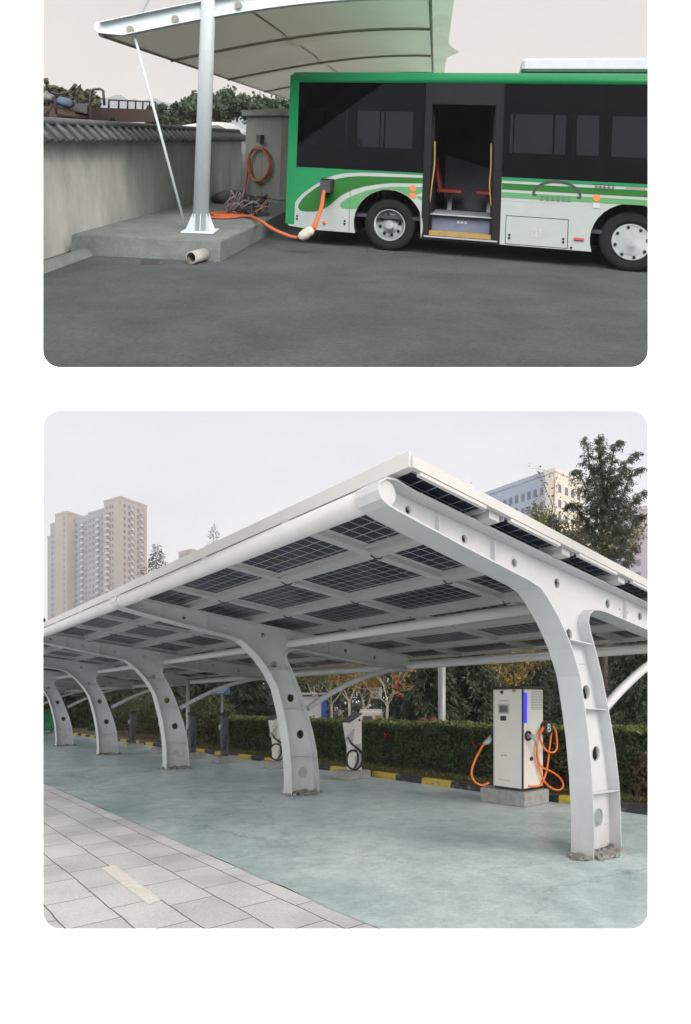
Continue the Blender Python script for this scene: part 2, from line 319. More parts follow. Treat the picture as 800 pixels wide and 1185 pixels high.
def part(name, mb, m, parent, label=None, kind=None, at=None):
    root = parent
    while root.parent: root = root.parent
    T, org = THINGS[root.name]
    o = bpy.data.objects.new(name, mkmesh(name, mb, m, T, org)); link(o); o.parent = parent
    if label: o['label'] = label
    if kind: o['kind'] = kind
    return o
def single(name, mb, m, label, cat, base=(0, 0, 0), T=T_ID, group=None, kind=None):
    org = T @ Vector(base); o = bpy.data.objects.new(name, mkmesh(name, mb, m, T, org)); link(o); o.location = org
    if label: o['label'] = label
    if cat: o['category'] = cat
    if group: o['group'] = group
    if kind: o['kind'] = kind
    return o
def struct(name, mb, m, T=T_ID): return single(name, mb, m, None, None, T=T, kind='structure')
def dup(root, loc, label, rotz=0., group=None):
    r = root.copy(); link(r); r.location = loc; r.rotation_euler = (0, 0, rotz); r['label'] = label
    if group: r['group'] = group
    for ch in list(root.children):
        c = ch.copy(); link(c); c.parent = r
        for g in list(ch.children): d = g.copy(); link(d); d.parent = c
    return r
def textmesh(txt, size, depth=.002):
    cu = bpy.data.curves.new('t', 'FONT'); cu.body = txt; cu.size = size; cu.extrude = 0; cu.align_x = 'CENTER'; cu.align_y = 'CENTER'; cu.resolution_u = 3
    o = bpy.data.objects.new('t', cu); link(o); bpy.context.view_layer.update()
    me = bpy.data.meshes.new_from_object(o); vs = [tuple(v.co) for v in me.vertices]; fs = [tuple(p.vertices) for p in me.polygons]
    bpy.data.objects.remove(o); bpy.data.meshes.remove(me); return vs, fs
def add_text(mb, txt, size, fn):                       # fn(a, b) -> point
    vs, fs = textmesh(txt, size); mb.add([fn(v[0], v[1]) for v in vs], fs); mb.nofix = True; return mb
def smooth_path(pts, n=6):
    P = [Vector(p) for p in pts]; out = []
    for i in range(len(P) - 1):
        a = P[max(i - 1, 0)]; b = P[i]; c = P[i + 1]; d = P[min(i + 2, len(P) - 1)]
        for k in range(n):
            t = k / n; out.append(.5 * ((2 * b) + (c - a) * t + (2 * a - 5 * b + 4 * c - d) * t * t + (3 * b - a - 3 * c + d) * t ** 3))
    out.append(P[-1]); return out
def circ(cx, cy, r, n=20, ry=None): return [(cx + r * math.cos(2 * PI * k / n), cy + (ry or r) * math.sin(2 * PI * k / n)) for k in range(n)]

# ---------------------------------------------------------------- leaves
def leaves(mb, C, size, asp=1.6, droop=0., flat=0.):
    """C: (n,3) centres; one bent leaf quad at each"""
    C = np.asarray(C, float); n = len(C)
    d = rng.normal(size=(n, 3)); d[:, 2] = d[:, 2] * (1 - flat) - droop; d /= np.linalg.norm(d, axis=1)[:, None]
    e = rng.normal(size=(n, 3)); e -= (e * d).sum(1)[:, None] * d; e /= np.linalg.norm(e, axis=1)[:, None] + 1e-9
    sz = size * rng.uniform(.6, 1.4, n)[:, None]
    a = C - d * sz * asp / 2; b = C + e * sz / 2; c = C + d * sz * asp / 2; f = C - e * sz / 2
    base = len(mb.v); V = np.stack([a, b, c, f], 1).reshape(-1, 3)
    mb.v += [tuple(x) for x in V.tolist()]
    mb.f += [(base + 4 * i, base + 4 * i + 1, base + 4 * i + 2, base + 4 * i + 3) for i in range(n)]; mb.sm += [False] * n
    mb.nofix = True; return mb
def leaves_dir(mb, C, D, size, asp=3., spread=.35):
    C = np.asarray(C, float); D = np.asarray(D, float); n = len(C)
    d = D + rng.normal(size=(n, 3)) * spread; d /= np.linalg.norm(d, axis=1)[:, None] + 1e-9
    e = rng.normal(size=(n, 3)); e -= (e * d).sum(1)[:, None] * d; e /= np.linalg.norm(e, axis=1)[:, None] + 1e-9
    sz = size * rng.uniform(.6, 1.4, n)[:, None]
    a = C; b = C + d * sz * asp * .5 + e * sz / 2; c = C + d * sz * asp; f = C + d * sz * asp * .5 - e * sz / 2
    base = len(mb.v); V = np.stack([a, b, c, f], 1).reshape(-1, 3)
    mb.v += [tuple(x) for x in V.tolist()]
    mb.f += [(base + 4 * i, base + 4 * i + 1, base + 4 * i + 2, base + 4 * i + 3) for i in range(n)]; mb.sm += [False] * n
    mb.nofix = True; return mb

def cedar(name, x, y, h, rad_, label, cat, m, T=T_ID, z0=0., nb=90, per=60, leaf=.07, crown0=.12, group=None, seed=1, droop=.35, power=.85, rise0=.1, rise1=.45, wf=.22, lv=.55):
    g = random.Random(seed); t = thing(name, label, cat, (x, y, z0), T, group)
    tr = MB().tube([(x + g.uniform(-.01, .01) * h * i / 8, y, z0 + h * i / 8) for i in range(9)], [max(.012 * h * (1 - i / 8.3), .01) for i in range(9)], 8)
    fo = MB(); CC = []; DD = []
    for i in range(nb):
        f = crown0 + (1 - crown0) * (i + g.random()) / nb; zz = z0 + h * f; ang = i * 2.399 + g.uniform(-.5, .5)
        ln = rad_ * (1 - f) ** power * g.uniform(lv, 1.15) + .03 * rad_
        if g.random() < .08: ln *= 1.25
        rise = g.uniform(rise0, rise1); P = []; ca, sa = math.cos(ang), math.sin(ang)
        for k in range(7):
            q = k / 6; P.append(Vector((x + ca * ln * q, y + sa * ln * q, zz + ln * (rise * q - (rise + droop * .8) * q * q * .9))))
        tr.tube(P, [max(.0035 * h * (1 - f) * (1 - k / 7), .006) for k in range(7)], 4, cap=False)
        n = int(per * (ln / rad_) ** .9) + 6
        for _ in range(n):
            q = g.random() ** .7; k = min(int(q * 6), 5); a = P[k].lerp(P[k + 1], q * 6 - k)
            w = ln * wf * (1.05 - q) + .04 * rad_; side = g.uniform(-1, 1)
            a = a + Vector((-sa * side * w, ca * side * w, -abs(g.gauss(0, .05)) * rad_ * (1 + droop)))
            CC.append(a); DD.append(Vector((ca * .7 - sa * side * .8, sa * .7 + ca * side * .8, -droop * 1.3 - .1)))
    leaves_dir(fo, [tuple(c) for c in CC], [tuple(d) for d in DD], leaf, 3.4, .4)
    part('trunk', tr, M_bark, t); part('crown', fo, m, t); return t

def broadleaf(name, x, y, h, rad_, label, cat, m, T=T_ID, z0=0., nleaf=2500, leaf=.09, bark=None, trunk_r=.1, fork=.35, group=None, seed=1, density=1., flatc=.8, spindly=False, bare=0.):
    g = random.Random(seed); t = thing(name, label, cat, (x, y, z0), T, group); tr = MB(); tips = []
    def grow(p, d, ln, r, lev):
        pts = [p]; dd = d.copy(); q = p.copy()
        for k in range(4):
            dd = (dd + Vector((g.gauss(0, .13), g.gauss(0, .13), g.gauss(.04, .08)))).normalized(); q = q + dd * ln / 4; pts.append(q.copy())
        tr.tube(pts, [r * (1 - .45 * k / 4) for k in range(5)], 6 if lev < 2 else 4, cap=False)
        if lev >= 2: tips.extend(pts[1:])
        if lev < 4:
            for k in range(3 if lev < 2 else 2):
                nd = (dd + Vector((g.gauss(0, .55), g.gauss(0, .55), g.gauss(.12, .3)))).normalized(); grow(pts[g.choice((2, 3, 4))] if k else q, nd, ln * g.uniform(.6, .8), r * .55, lev + 1)
    p0 = Vector((x, y, z0)); f = p0 + Vector((g.uniform(-.05, .05) * h, 0, h * fork))
    tr.tube([p0, p0.lerp(f, .5), f], [trunk_r, trunk_r * .85, trunk_r * .75], 8)
    for k in range(4):
        an = 2 * PI * k / 4 + g.random(); nd = Vector((math.cos(an) * .7, math.sin(an) * .7, 1.)).normalized(); grow(f, nd, (h * (1 - fork)) * .42, trunk_r * .5, 1)
    part('trunk', tr, bark or M_bark, t)
    if nleaf:
        n = len(tips); idx = [g.randrange(n) for _ in range(nleaf)]; sd = rad_ * .13
        C = np.array([tuple(tips[i]) for i in idx]) + rng.normal(size=(nleaf, 3)) * sd
        part('crown', leaves(MB(), C, leaf), m, t)
    return t

# ================================================================= CAMERA, LIGHT, SKY
cam = bpy.data.cameras.new('camera'); co = bpy.data.objects.new('camera', cam); link(co); SC.camera = co
co.location = (0, 0, 1.65); co.rotation_euler = (PI / 2, 0, 0)
cam.sensor_fit = 'VERTICAL'; cam.sensor_height = 36; cam.lens = F / 1185 * 36; cam.shift_y = -(592.5 - 817) / 1185 * 1.0
cam.clip_end = 3000; cam.clip_start = .05
EL, AZ = rad(30), math.atan2(.8, -.62)     # azimuth from +Y clockwise (towards +X)
sd = Vector((math.sin(AZ) * math.cos(EL), math.cos(AZ) * math.cos(EL), math.sin(EL)))
sl = bpy.data.lights.new('sun', 'SUN'); sl.energy = 1.5; sl.angle = rad(24); sl.color = (1, .86, .72)
so = bpy.data.objects.new('sun', sl); link(so); so.rotation_euler = sd.to_track_quat('Z', 'Y').to_euler(); so.location = sd * 50
W = bpy.data.worlds.new('World'); SC.world = W; W.use_nodes = True; N, Lk = W.node_tree.nodes, W.node_tree.links
N.clear(); out = N.new('ShaderNodeOutputWorld'); sky = N.new('ShaderNodeTexSky'); sky.sky_type = 'NISHITA'; sky.sun_disc = False; sky.sun_elevation = EL; sky.sun_rotation = AZ; sky.dust_density = 3
bg1 = N.new('ShaderNodeBackground'); bg1.inputs[1].default_value = .1; Lk.new(sky.outputs[0], bg1.inputs[0])
tc = N.new('ShaderNodeTexCoord'); sp = N.new('ShaderNodeSeparateXYZ'); Lk.new(tc.outputs['Generated'], sp.inputs[0])
mp = N.new('ShaderNodeMapping'); mp.inputs['Scale'].default_value = (1, 1, 3); Lk.new(tc.outputs['Generated'], mp.inputs[0])
nz = N.new('ShaderNodeTexNoise'); nz.inputs['Scale'].default_value = 2.2; nz.inputs['Detail'].default_value = 7; nz.inputs['Roughness'].default_value = .5; Lk.new(mp.outputs[0], nz.inputs[0])
rp = ramp(N, [(0, (.80, .79, .77)), (.06, (1.03, .98, .93)), (.2, (1.0, .985, .97)), (.45, (.87, .90, .955)), (.64, (.93, .87, .81)), (.76, (.80, .765, .745)), (1, (.78, .75, .74))])
Lk.new(sp.outputs['Z'], rp.inputs[0])
r2 = ramp(N, [(.35, (.93, .94, .96)), (.65, (1.07, 1.06, 1.04))]); Lk.new(nz.outputs[0], r2.inputs[0])
mu = N.new('ShaderNodeMixRGB'); mu.blend_type = 'MULTIPLY'; mu.inputs[0].default_value = 1; Lk.new(rp.outputs[0], mu.inputs[1]); Lk.new(r2.outputs[0], mu.inputs[2])
bg2 = N.new('ShaderNodeBackground'); Lk.new(mu.outputs[0], bg2.inputs[0])
mr = N.new('ShaderNodeMapRange'); mr.interpolation_type = 'SMOOTHSTEP'; mr.inputs['From Min'].default_value = .25; mr.inputs['From Max'].default_value = -.8; mr.inputs['To Min'].default_value = 1.; mr.inputs['To Max'].default_value = 2.9
Lk.new(sp.outputs['Y'], mr.inputs['Value']); Lk.new(mr.outputs[0], bg2.inputs[1])      # unseen sky behind the camera brightened as added fill, roughly on the sun's side
mxs = N.new('ShaderNodeMixShader'); mxs.inputs[0].default_value = .93; Lk.new(bg1.outputs[0], mxs.inputs[1]); Lk.new(bg2.outputs[0], mxs.inputs[2]); Lk.new(mxs.outputs[0], out.inputs[0])
SC.view_settings.view_transform = 'Standard'; SC.view_settings.look = 'None'; SC.view_settings.exposure = 0; SC.view_settings.gamma = 1

# ================================================================= WHITE BOARD WITH TWO WINDOWS
def rrect(x0, y0, x1, y1, r, grow=0., n=10):
    x0 -= grow; x1 += grow; y0 -= grow; y1 += grow; P = []
    for cx, cy, a in ((x1 - r, y0 + r, -90), (x1 - r, y1 - r, 0), (x0 + r, y1 - r, 90), (x0 + r, y0 + r, 180)):
        for k in range(n + 1): t = rad(a + 90 * k / n); P.append((cx + r * math.cos(t), cy + r * math.sin(t)))
    return P
BY = 2.6
def bpt(px, py): return ((px - 400) / F * BY, 1.65 + (817 - py) / F * BY)
def win(px0, py0, px1, py1, g): a = bpt(px0, py1); b = bpt(px1, py0); return rrect(a[0], a[1], b[0], b[1], 20 / F * BY, g)
brd = thing('display_board', 'tall white board, made to glow, with two round-cornered openings, one above the other', 'display board', (0, BY, 0))
xo = 1.85; ZB0, ZB1 = bpt(0, 1217)[1], bpt(0, -110)[1]; oo = [(-xo, ZB0), (xo, ZB0), (xo, ZB1), (-xo, ZB1)]
fn = lambda a, b, t: (a, BY + t, b)
m_ = MB(); m_.poly(oo, [win(50, -60, 750, 425, 0), win(50, 475, 750, 1075, 0)], fn, 0, 0); m_.nofix = True
# keep the top opening closed above the picture's edge
part('front_face', m_, M_board, brd)
m_ = MB(); m_.poly(oo, [win(50, -60, 750, 425, 0.05), win(50, 475, 750, 1075, .05)], fn, .003, .02); part('back_frame', m_, M_boardb, brd)
for s_ in (-1, 1):
    m_ = MB(); m_.box(s_ * 1.5 - .03, s_ * 1.5 + .03, BY + .021, BY + .051, .03, .6); part('leg', m_, M_boardb, brd)
    m_ = MB(); m_.box(s_ * 1.5 - .03, s_ * 1.5 + .03, BY - .3, BY + .3, 0, .029); part('foot', m_, M_boardb, brd)

# ================================================================= LOWER SCENE : SOLAR CAR PARK
g_ = MB(); g_.add([(-235, -55, -.012), (235, -55, -.012), (235, 395, -.012), (-235, 395, -.012)], [(0, 1, 2, 3)]); struct('ground', g_, mat('distant_ground', (.16, .15, .12), .95, var=.3, scale=.3))
g_ = MB(); g_.add([(-30, -40, -.004), (2.93, -40, -.004), (2.93, 80, -.004), (-30, 80, -.004)], [(0, 1, 2, 3)]); struct('pavement', g_, M_paving, T_LOW)
g_ = MB()
ed = [(2.93 + .012 * math.sin(i * 1.7) + random.uniform(-.012, .012), -5 + i * .35) for i in range(200)]
g_.poly([(9.1, -5), (9.1, ed[-1][1])] + ed[::-1], [], lambda a, b, t: (a, b, t), 0, 0); g_.nofix = True; struct('concrete_apron', g_, M_apron, T_LOW)
# kerb made of one bevelled sweep
g_ = MB(); g_.add([(9.10, l, z) for l in (-6, 70) for z in (0,)] + [], []) 
prof = [(9.10, 0), (9.11, .10), (9.13, .12), (9.26, .12), (9.27, 0)]
vs = [(p[0], l, p[1]) for l in (-6, 70) for p in prof]; g_ = MB().add(vs, [(i, i + 1, i + 6, i + 5) for i in range(4)]); struct('kerb', g_, M_kerb, T_LOW)
g_ = MB(); 
vs = []; nx, ny = 14, 90
for i in range(nx + 1):
    for j in range(ny + 1): vs.append((9.27 + 21 * i / nx, -6 + 76 * j / ny, .09 + (random.uniform(-.02, .05) if i else 0)))
g_.add(vs, [(i * (ny + 1) + j, (i + 1) * (ny + 1) + j, (i + 1) * (ny + 1) + j + 1, i * (ny + 1) + j + 1) for i in range(nx) for j in range(ny)], True); struct('verge', g_, M_soil, T_LOW)
# grass tufts in the verge
C_ = []
for _ in range(9000):
    r_, l_ = 9.35 + abs(random.gauss(0, .45)), random.uniform(2, 24)
    C_.append((r_, l_, .13))
gm = leaves_dir(MB(), C_, [(0, 0, 1)] * len(C_), .022, 3.5, .5); single('verge_grass', gm, mat('dry_grass', (.12, .12, .045), .8, col2=(.08, .10, .03), island=.4, scale=2), 'short dry grass and fallen leaves along the foot of the clipped hedge', 'grass', T=T_LOW, kind='stuff')
# pale patch of different slabs in the pavement
P4 = [(117, 1004), (133, 1001), (187, 1041), (172, 1047)]
g_ = MB(); vs = []
for p in P4:
    y = 1.65 * F / (p[1] - 817); w = rl(lo_at(p[0], p[1], y)); vs.append((w.x, w.y, .0005))
g_.add(vs, [(0, 1, 2, 3)]); g_.nofix = True; struct('road_marking', g_, mat('worn_cream_slab', (.74, .72, .66), .8, var=.14, scale=14), T_LOW)
# ---- carport
S0 = 6.21; Ls = [3.2, 8.9, 14.62, 20.25, 25.8, 31.4, 37.1, 42.8]; ZR = lambda s: 3.083 - .093 * s
cp = thing('solar_carport', 'long white steel carport with curved columns carrying a sloping roof of dark solar panels', 'carport', (S0, Ls[0], 0), T_LOW)
inner = [(-3.25, 3.135), (-3.16, 3.115), (-2.36, 2.98), (-1.42, 2.835), (-1.24, 2.79), (-1.12, 2.71), (-.93, 2.55), (-.78, 2.39), (-.66, 2.24), (-.50, 1.97), (-.40, 1.62), (-.32, 1.30), (-.25, .88), (-.215, .5), (-.205, .2), (-.22, 0)]
outer = [(.40, 0), (.385, .4), (.345, .77), (.25, 1.17), (.10, 1.60), (-.05, 1.97), (-.17, 2.21), (-.29, 2.42), (-.34, 2.54), (-.31, 2.63), (-.22, 2.685), (-.08, 2.70), (.1, 2.69), (1.1, 2.585), (2.95, 2.41)]
topl = [(2.95, 2.72), (1.1, 2.895), (-1.33, 3.125), (-3.0, 3.29), (-3.18, 3.325), (-3.27, 3.315), (-3.335, 3.27), (-3.35, 3.215), (-3.32, 3.165), (-3.25, 3.135)]
holes = [(-2.93, 3.19, .038), (-2.24, 3.09, .042), (-1.5, 3.0, .048), (-.75, 2.91, .055), (.33, 2.82, .055), (1.16, 2.76, .055), (1.95, 2.66, .05), (-.52, 2.40, .068), (-.16, 1.8, .085), (.06, 1.12, .09), (.11, .40, .11)]
def frame_mb(l):
    f = lambda a, b, t: (S0 + a, l + t, b); m = MB()
    m.poly(inner + outer[:-1] + [outer[-1]] + topl[:-1], [circ(x, z, r, 18) for x, z, r in holes], f, -.007, .007)
    m.ribbon(inner, -.13, .13, -.014, f); m.ribbon(outer, -.13, .09, -.014, f); m.ribbon(topl, -.13, .13, -.014, f)
    for x, z, r in holes: m.ribbon(circ(x, z, r, 18) + [(x + r, z)], -.012, .012, .006, f)
    return m
def stiff_mb(l, z, s0, s1, dz=.0):
    return MB().obox((S0 + (s0 + s1) / 2, l, z), ((s1 - s0) / 2, 0, dz), (0, .118, 0), (0, 0, .006))
def clump(r0, l0, n, sz, seed):
    g = random.Random(seed); m = MB()
    for i in range(n):
        a = g.uniform(0, 2 * PI); s = g.uniform(.5, 1) * sz; c = Vector((r0 + math.cos(a) * g.uniform(.1, .44), l0 + math.sin(a) * g.uniform(.04, .22), s * .3))
        ax = Vector((math.cos(a), math.sin(a), g.uniform(-.6, .2))) * s; ay = Vector((-math.sin(a), math.cos(a), g.uniform(-.2, .2))) * s * .5; az = Vector((g.uniform(-.3, .3), g.uniform(-.3, .3), .5)) * s * .5
        m.obox(c, ax, ay, az)
    return m
for i, l in enumerate(Ls):
    fr = part('column_frame', frame_mb(l), M_col, cp)
    for z, a, b in ((.70, -.225, .35), (1.62, -.40, .09), (2.32, -.68, -.24)): part('stiffener', stiff_mb(l, z, a, b, -.01), M_col, fr)
    for s in (-2.6, -1.85, .72): part('stiffener', MB().box(S0 + s - .005, S0 + s + .005, l - .05, l + .05, (2.99 if s < -2 else 2.9) - (0 if s < 0 else .24) - (0 if s > -2 else -.06) - (.09 if s == -.95 else 0), ZR(s) - .115), M_col, fr)
    if i < 3:
        for s in (.62, .82):
            for zz in (2.63, 2.78): part('bolt', MB().disc((S0 + s, l - .012, zz + (.72 - s) * .09), (0, 1, 0), .013, .012, 8), M_greypl, fr)
        for s, zz in ((-.35, 2.1), (.28, .3)): part('weld_seam', MB().tube([(S0 + s - .22, l - .009, zz), (S0 + s + (.15 if zz > 1 else .07), l - .009, zz + .004)], .004, 5), M_col, fr)
    part('footing', clump(S0 + .08, l, 70, .085, i), M_grout, fr)
    br = smooth_path([(S0 + .22, l, 1.60), (S0 + .8, l, 1.90), (S0 + 1.5, l, 2.19), (S0 + 2.3, l, 2.40), (S0 + 2.85, l, 2.47)], 5)
    part('brace', MB().tube(br, .055, 10), M_col, cp)
Le, L1_ = 2.93, 45.5
tb = MB().tube([(S0 - 3.255, 3.09, 3.222), (S0 - 3.255, L1_, 3.222)], .092, 20); part('eave_tube', tb, M_white, cp)
part('long_tube', MB().tube([(S0 - .2, Ls[0], 2.80), (S0 - .2, L1_, 2.80)], .07, 12), M_white, cp)
part('long_tube', MB().tube([(S0 + 2.9, 1.2, 2.53), (S0 + 2.9, L1_, 2.53)], .085, 12), M_white, cp)
# roof : channels along and across, panels between
rows = [(-3.12, -2.27), (-1.99, -1.13), (-.84, .02), (.32, 1.17), (1.47, 2.32), (2.62, 3.43)]
bays = [(2.97 + 1.68 * k, 4.385 + 1.68 * k) for k in range(25)]
def sbox(m, s0, s1, l0, l1, d0, d1):                    # box following the roof slope, d below/above the panel plane
    vs = [(S0 + s, l, ZR(s) + d) for s in (s0, s1) for l in (l0, l1) for d in (d0, d1)]
    return m.add(vs, [(0, 1, 3, 2), (4, 6, 7, 5), (0, 4, 5, 1), (2, 3, 7, 6), (0, 2, 6, 4), (1, 5, 7, 3)])
gaps = [(rows[i][1], rows[i + 1][0]) for i in range(5)]
for a, b in gaps:
    m = MB(); sbox(m, a + .001, b - .001, Le + .03, L1_, .0, .035); sbox(m, a + .07, b - .07, Le + .03, L1_, -.065, -.0015); sbox(m, a + .0, a + .014, Le + .03, L1_, -.03, -.001); sbox(m, b - .014, b, Le + .03, L1_, -.03, -.001)
    part('purlin', m, M_alu, cp)
for k in range(len(bays) - 1):
    a, b = bays[k][1], bays[k + 1][0]; m = MB()
    for (s0, s1) in rows:
        sbox(m, s0 + .003, s1 - .003, a - .0, b + .0, .003, .033); sbox(m, s0 - .08, s1 + .08, a + .07, b - .07, -.045, .0015)
    part('cross_channel', m, M_alu, cp)
    if k < 12:
        for s in [(g[0] + g[1]) / 2 for g in gaps[:3]] + [(gaps[4][0] + gaps[4][1]) / 2]:
            l_ = (a + b) / 2 - .06; P = [(S0 + s + .12, l_ + .0, ZR(s) - .03), (S0 + s + .10, l_, ZR(s) - .075), (S0 + s + .03, l_ + .02, ZR(s) - .085), (S0 + s - .05, l_, ZR(s) - .066)]
            part('cable', MB().tube(smooth_path(P, 4), .007, 5), M_black, cp)
def panel_mb(s0, s1, l0, l1):
    m = MB(); vs = [(S0 + s, l, ZR(s) + .006) for s in (s0, s1) for l in (l0, l1)]; m.add(vs, [(0, 1, 3, 2)]); m.uv = [(l - l0 - .004, s - s0 - .004) for s in (s0, s1) for l in (l0, l1)]
    n = 4; vs = [(S0 + s, l, ZR(s) + .034) for s in (s0, s1) for l in (l0, l1)]; m.add(vs, [(0, 2, 3, 1)]); m.uv += m.uv[:4]; m.nofix = True; return m
rest = MB(); rest.uv = []
for k, (l0, l1) in enumerate(bays):
    for (s0, s1) in rows:
        pm = panel_mb(s0, s1, l0, l1)
        if k < 16: part('solar_panel', pm, M_panel, cp)
        else: rest.uv += pm.uv; rest.add(pm.v, pm.f)
rest.nofix = True; part('solar_panel', rest, M_panel, cp, kind='stuff')
m = MB(); sbox(m, -3.165, 3.5, Le - .02, Le + .027, .0, .085); part('end_fascia', m, M_fascia, cp)
for s0, s1 in rows: m = MB(); sbox(m, s0 + .04, s1 - .02, Le - .012, Le + .024, -.03, -.002); part('fascia_lip', m, M_fascia, cp)
m = MB(); sbox(m, -3.19, -3.167, Le, L1_, .0, .115); sbox(m, -3.165, -3.125, Le + .03, L1_, .0, .03); part('eave_fascia', m, M_fascia, cp)
m = MB(); sbox(m, 3.435, 3.5, Le + .03, L1_, -.05, .085); part('rear_fascia', m, M_fascia, cp)

# ---- main charger
def block(name, r0, r1, l0, l1, h, label):
    m = MB().cbox(r0, r1, l0, l1, 0, h, .012); return single(name, m, M_conc, label, 'concrete block', ((r0 + r1) / 2, (l0 + l1) / 2, 0), T_LOW, 'concrete blocks under the chargers')
block('concrete_block', 8.21, 8.93, 5.36, 6.25, .245, 'large concrete block under the big cream charging cabinet')
ch = thing('charging_cabinet', 'tall cream charging cabinet with blue light strip, round B badge and orange cables', 'charger', (8.6, 5.75, .247), T_LOW)
c0, c1, d0, d1 = 8.27, 8.87, 5.44, 6.02
part('body', MB().cbox(c0, c1, d0, d1, .29, 1.93, .008), M_chrg, ch)
part('base', MB().box(c0 + .02, c1 - .02, d0 + .02, d1 - .02, .247, .288), M_black, ch)
part('roof_cap', MB().cbox(c0 - .03, c1 + .03, d0 - .03, d1 + .03, 1.932, 1.975, .008), M_black, ch)
part('corner_trim', MB().box(c0 - .004, c0 + .022, d0 - .004, d0 + .018, .29, 1.93), M_black, ch)
FR = lambda l, z, t=0: (c0 - t, l, z)       # screen face (towards the paving)
def onfr(px0, py0, px1, py1, t0, t1, m=None):
    a = low_plane_r(px0, py0, c0); b = low_plane_r(px1, py1, c0); return (m or MB()).box(c0 - t1, c0 - t0, min(a.y, b.y), max(a.y, b.y), min(a.z, b.z), max(a.z, b.z))
part('screen_frame', onfr(577, 814.5, 589.5, 826, .001, .008), M_greypl, ch)
part('screen', onfr(578.5, 816.5, 588, 824.5, .009, .011), M_screen, ch)
part('card_reader', onfr(579.5, 828.5, 586, 834, .001, .012), M_black, ch)
part('camera_eye', MB().disc((c0 - .004, low_plane_r(581, 801, c0).y, low_plane_r(581, 801, c0).z), (1, 0, 0), .03, .008, 16), M_black, ch)
lab = MB(); onfr(578, 810.6, 589, 811.6, .001, .003, lab); onfr(580, 873, 582, 875.4, .001, .003, lab); onfr(583, 873, 587, 875.4, .001, .003, lab); onfr(577, 902.4, 591, 903, .001, .003, lab); onfr(572, 804, 572.4, 905, .0005, .0012, lab)
part('lettering', lab, M_greypl, ch)
m = onfr(593, 797, 597, 801, .001, .003); part('sticker', m, mat('ochre_sticker', (.35, .28, .12), .6, var=.3, scale=40), ch)
def onsd(px, py, t=0.): p = low_plane_l(px, py, d0); return Vector((p.x, d0 - t, p.z))
def sdbox(px0, py0, px1, py1, t0, t1, m=None):
    a = onsd(px0, py0); b = onsd(px1, py1); return (m or MB()).box(min(a.x, b.x), max(a.x, b.x), d0 - t1, d0 - t0, min(a.z, b.z), max(a.z, b.z))
part('light_strip', sdbox(606.4, 801.5, 609.4, 836.5, .001, .012), M_blue, ch)
m = MB(); a = onsd(615, 798.5); b = onsd(628, 821)
for k in range(12): z = b.z + (a.z - b.z) * k / 12; m.box(a.x, b.x, d0 - .006, d0 - .001, z, z + .012)
part('vent_grille', m, M_greypl, ch)
p = onsd(610.5, 851.5)
part('holster', MB().lathe(p + Vector((0, -.03, 0)), (0, -1, 0), [(-.03, .085), (.0, .085), (.004, .06), (-.028, .055)], 20), M_black, ch)
pg = part('plug', MB().tube([p + Vector((0, -.03, .01)), p + Vector((.03, -.12, -.02)), p + Vector((.07, -.13, -.14))], [.035, .042, .026], 10), M_greypl, ch)
p = onsd(631, 842.5); bd = part('cable_hook', MB().disc(p + Vector((-.03, -.045, 0)), (0, 1, 0), .125, .09, 28), M_black, ch)
tx = MB(); add_text(tx, 'B', .2, lambda a, b: (p.x - .03 + a, d0 - .0925, p.z + b)); vv = list(tx.v); part('letter', tx, M_chrg, bd)
p = onsd(614.5, 878); part('lock', MB().disc(p + Vector((0, -.01, 0)), (0, 1, 0), .032, .03, 14), M_black, ch)
Z = lambda x, y: (545 + x / 6.667, 780 + y / 6.667)
def hose(zpts, ts, r=.017): return MB().tube(smooth_path([onsd(*Z(*q), t) for q, t in zip(zpts, ts)], 6), r, 8)
h1 = [(462, 535), (478, 620), (500, 690), (540, 725), (600, 752), (655, 795), (680, 850), (655, 890), (600, 880), (550, 835), (520, 770), (505, 690), (490, 600), (505, 470), (545, 395)]
part('cable', hose(h1, [.11, .09, .07, .06, .06, .07, .08, .08, .07, .06, .05, .04, .045, .05, .05]), M_orange, ch)
h2 = [(548, 400), (505, 470), (515, 540), (550, 590), (600, 602), (628, 560), (622, 440), (600, 400)]
part('cable', hose(h2, [.06, .07, .085, .09, .09, .09, .08, .07]), M_orange, ch)
h3 = [(600, 430), (592, 520), (585, 620), (575, 720), (555, 800), (530, 855), (480, 868), (440, 862)]
part('cable', hose(h3, [.06, .05, .04, .035, .03, .02, .012, .0]), M_orange, ch)
lp = lambda x, y, l=d1 + .10, r=8.45: None
def at_l(px, py, l): q = low_plane_l(px, py, l); return q
part('holster', MB().box(c0 + .0, c0 + .14, d1 + .001, d1 + .05, 1.02, 1.30), M_black, ch)
q0 = at_l(565, 858, d1 + .09)
part('plug', MB().tube([q0 + Vector((.1, -.03, .1)), q0, at_l(560, 861, d1 + .12)], [.045, .05, .03], 10), M_greypl, ch)
part('cable', MB().tube(smooth_path([at_l(560, 861, d1 + .12), at_l(551.5, 876, d1 + .13), at_l(546, 892, d1 + .13), at_l(548.5, 903, d1 + .12), at_l(557, 908.5, d1 + .08), at_l(566, 906, d1 + .02)], 6), .018, 8), M_orange, ch)

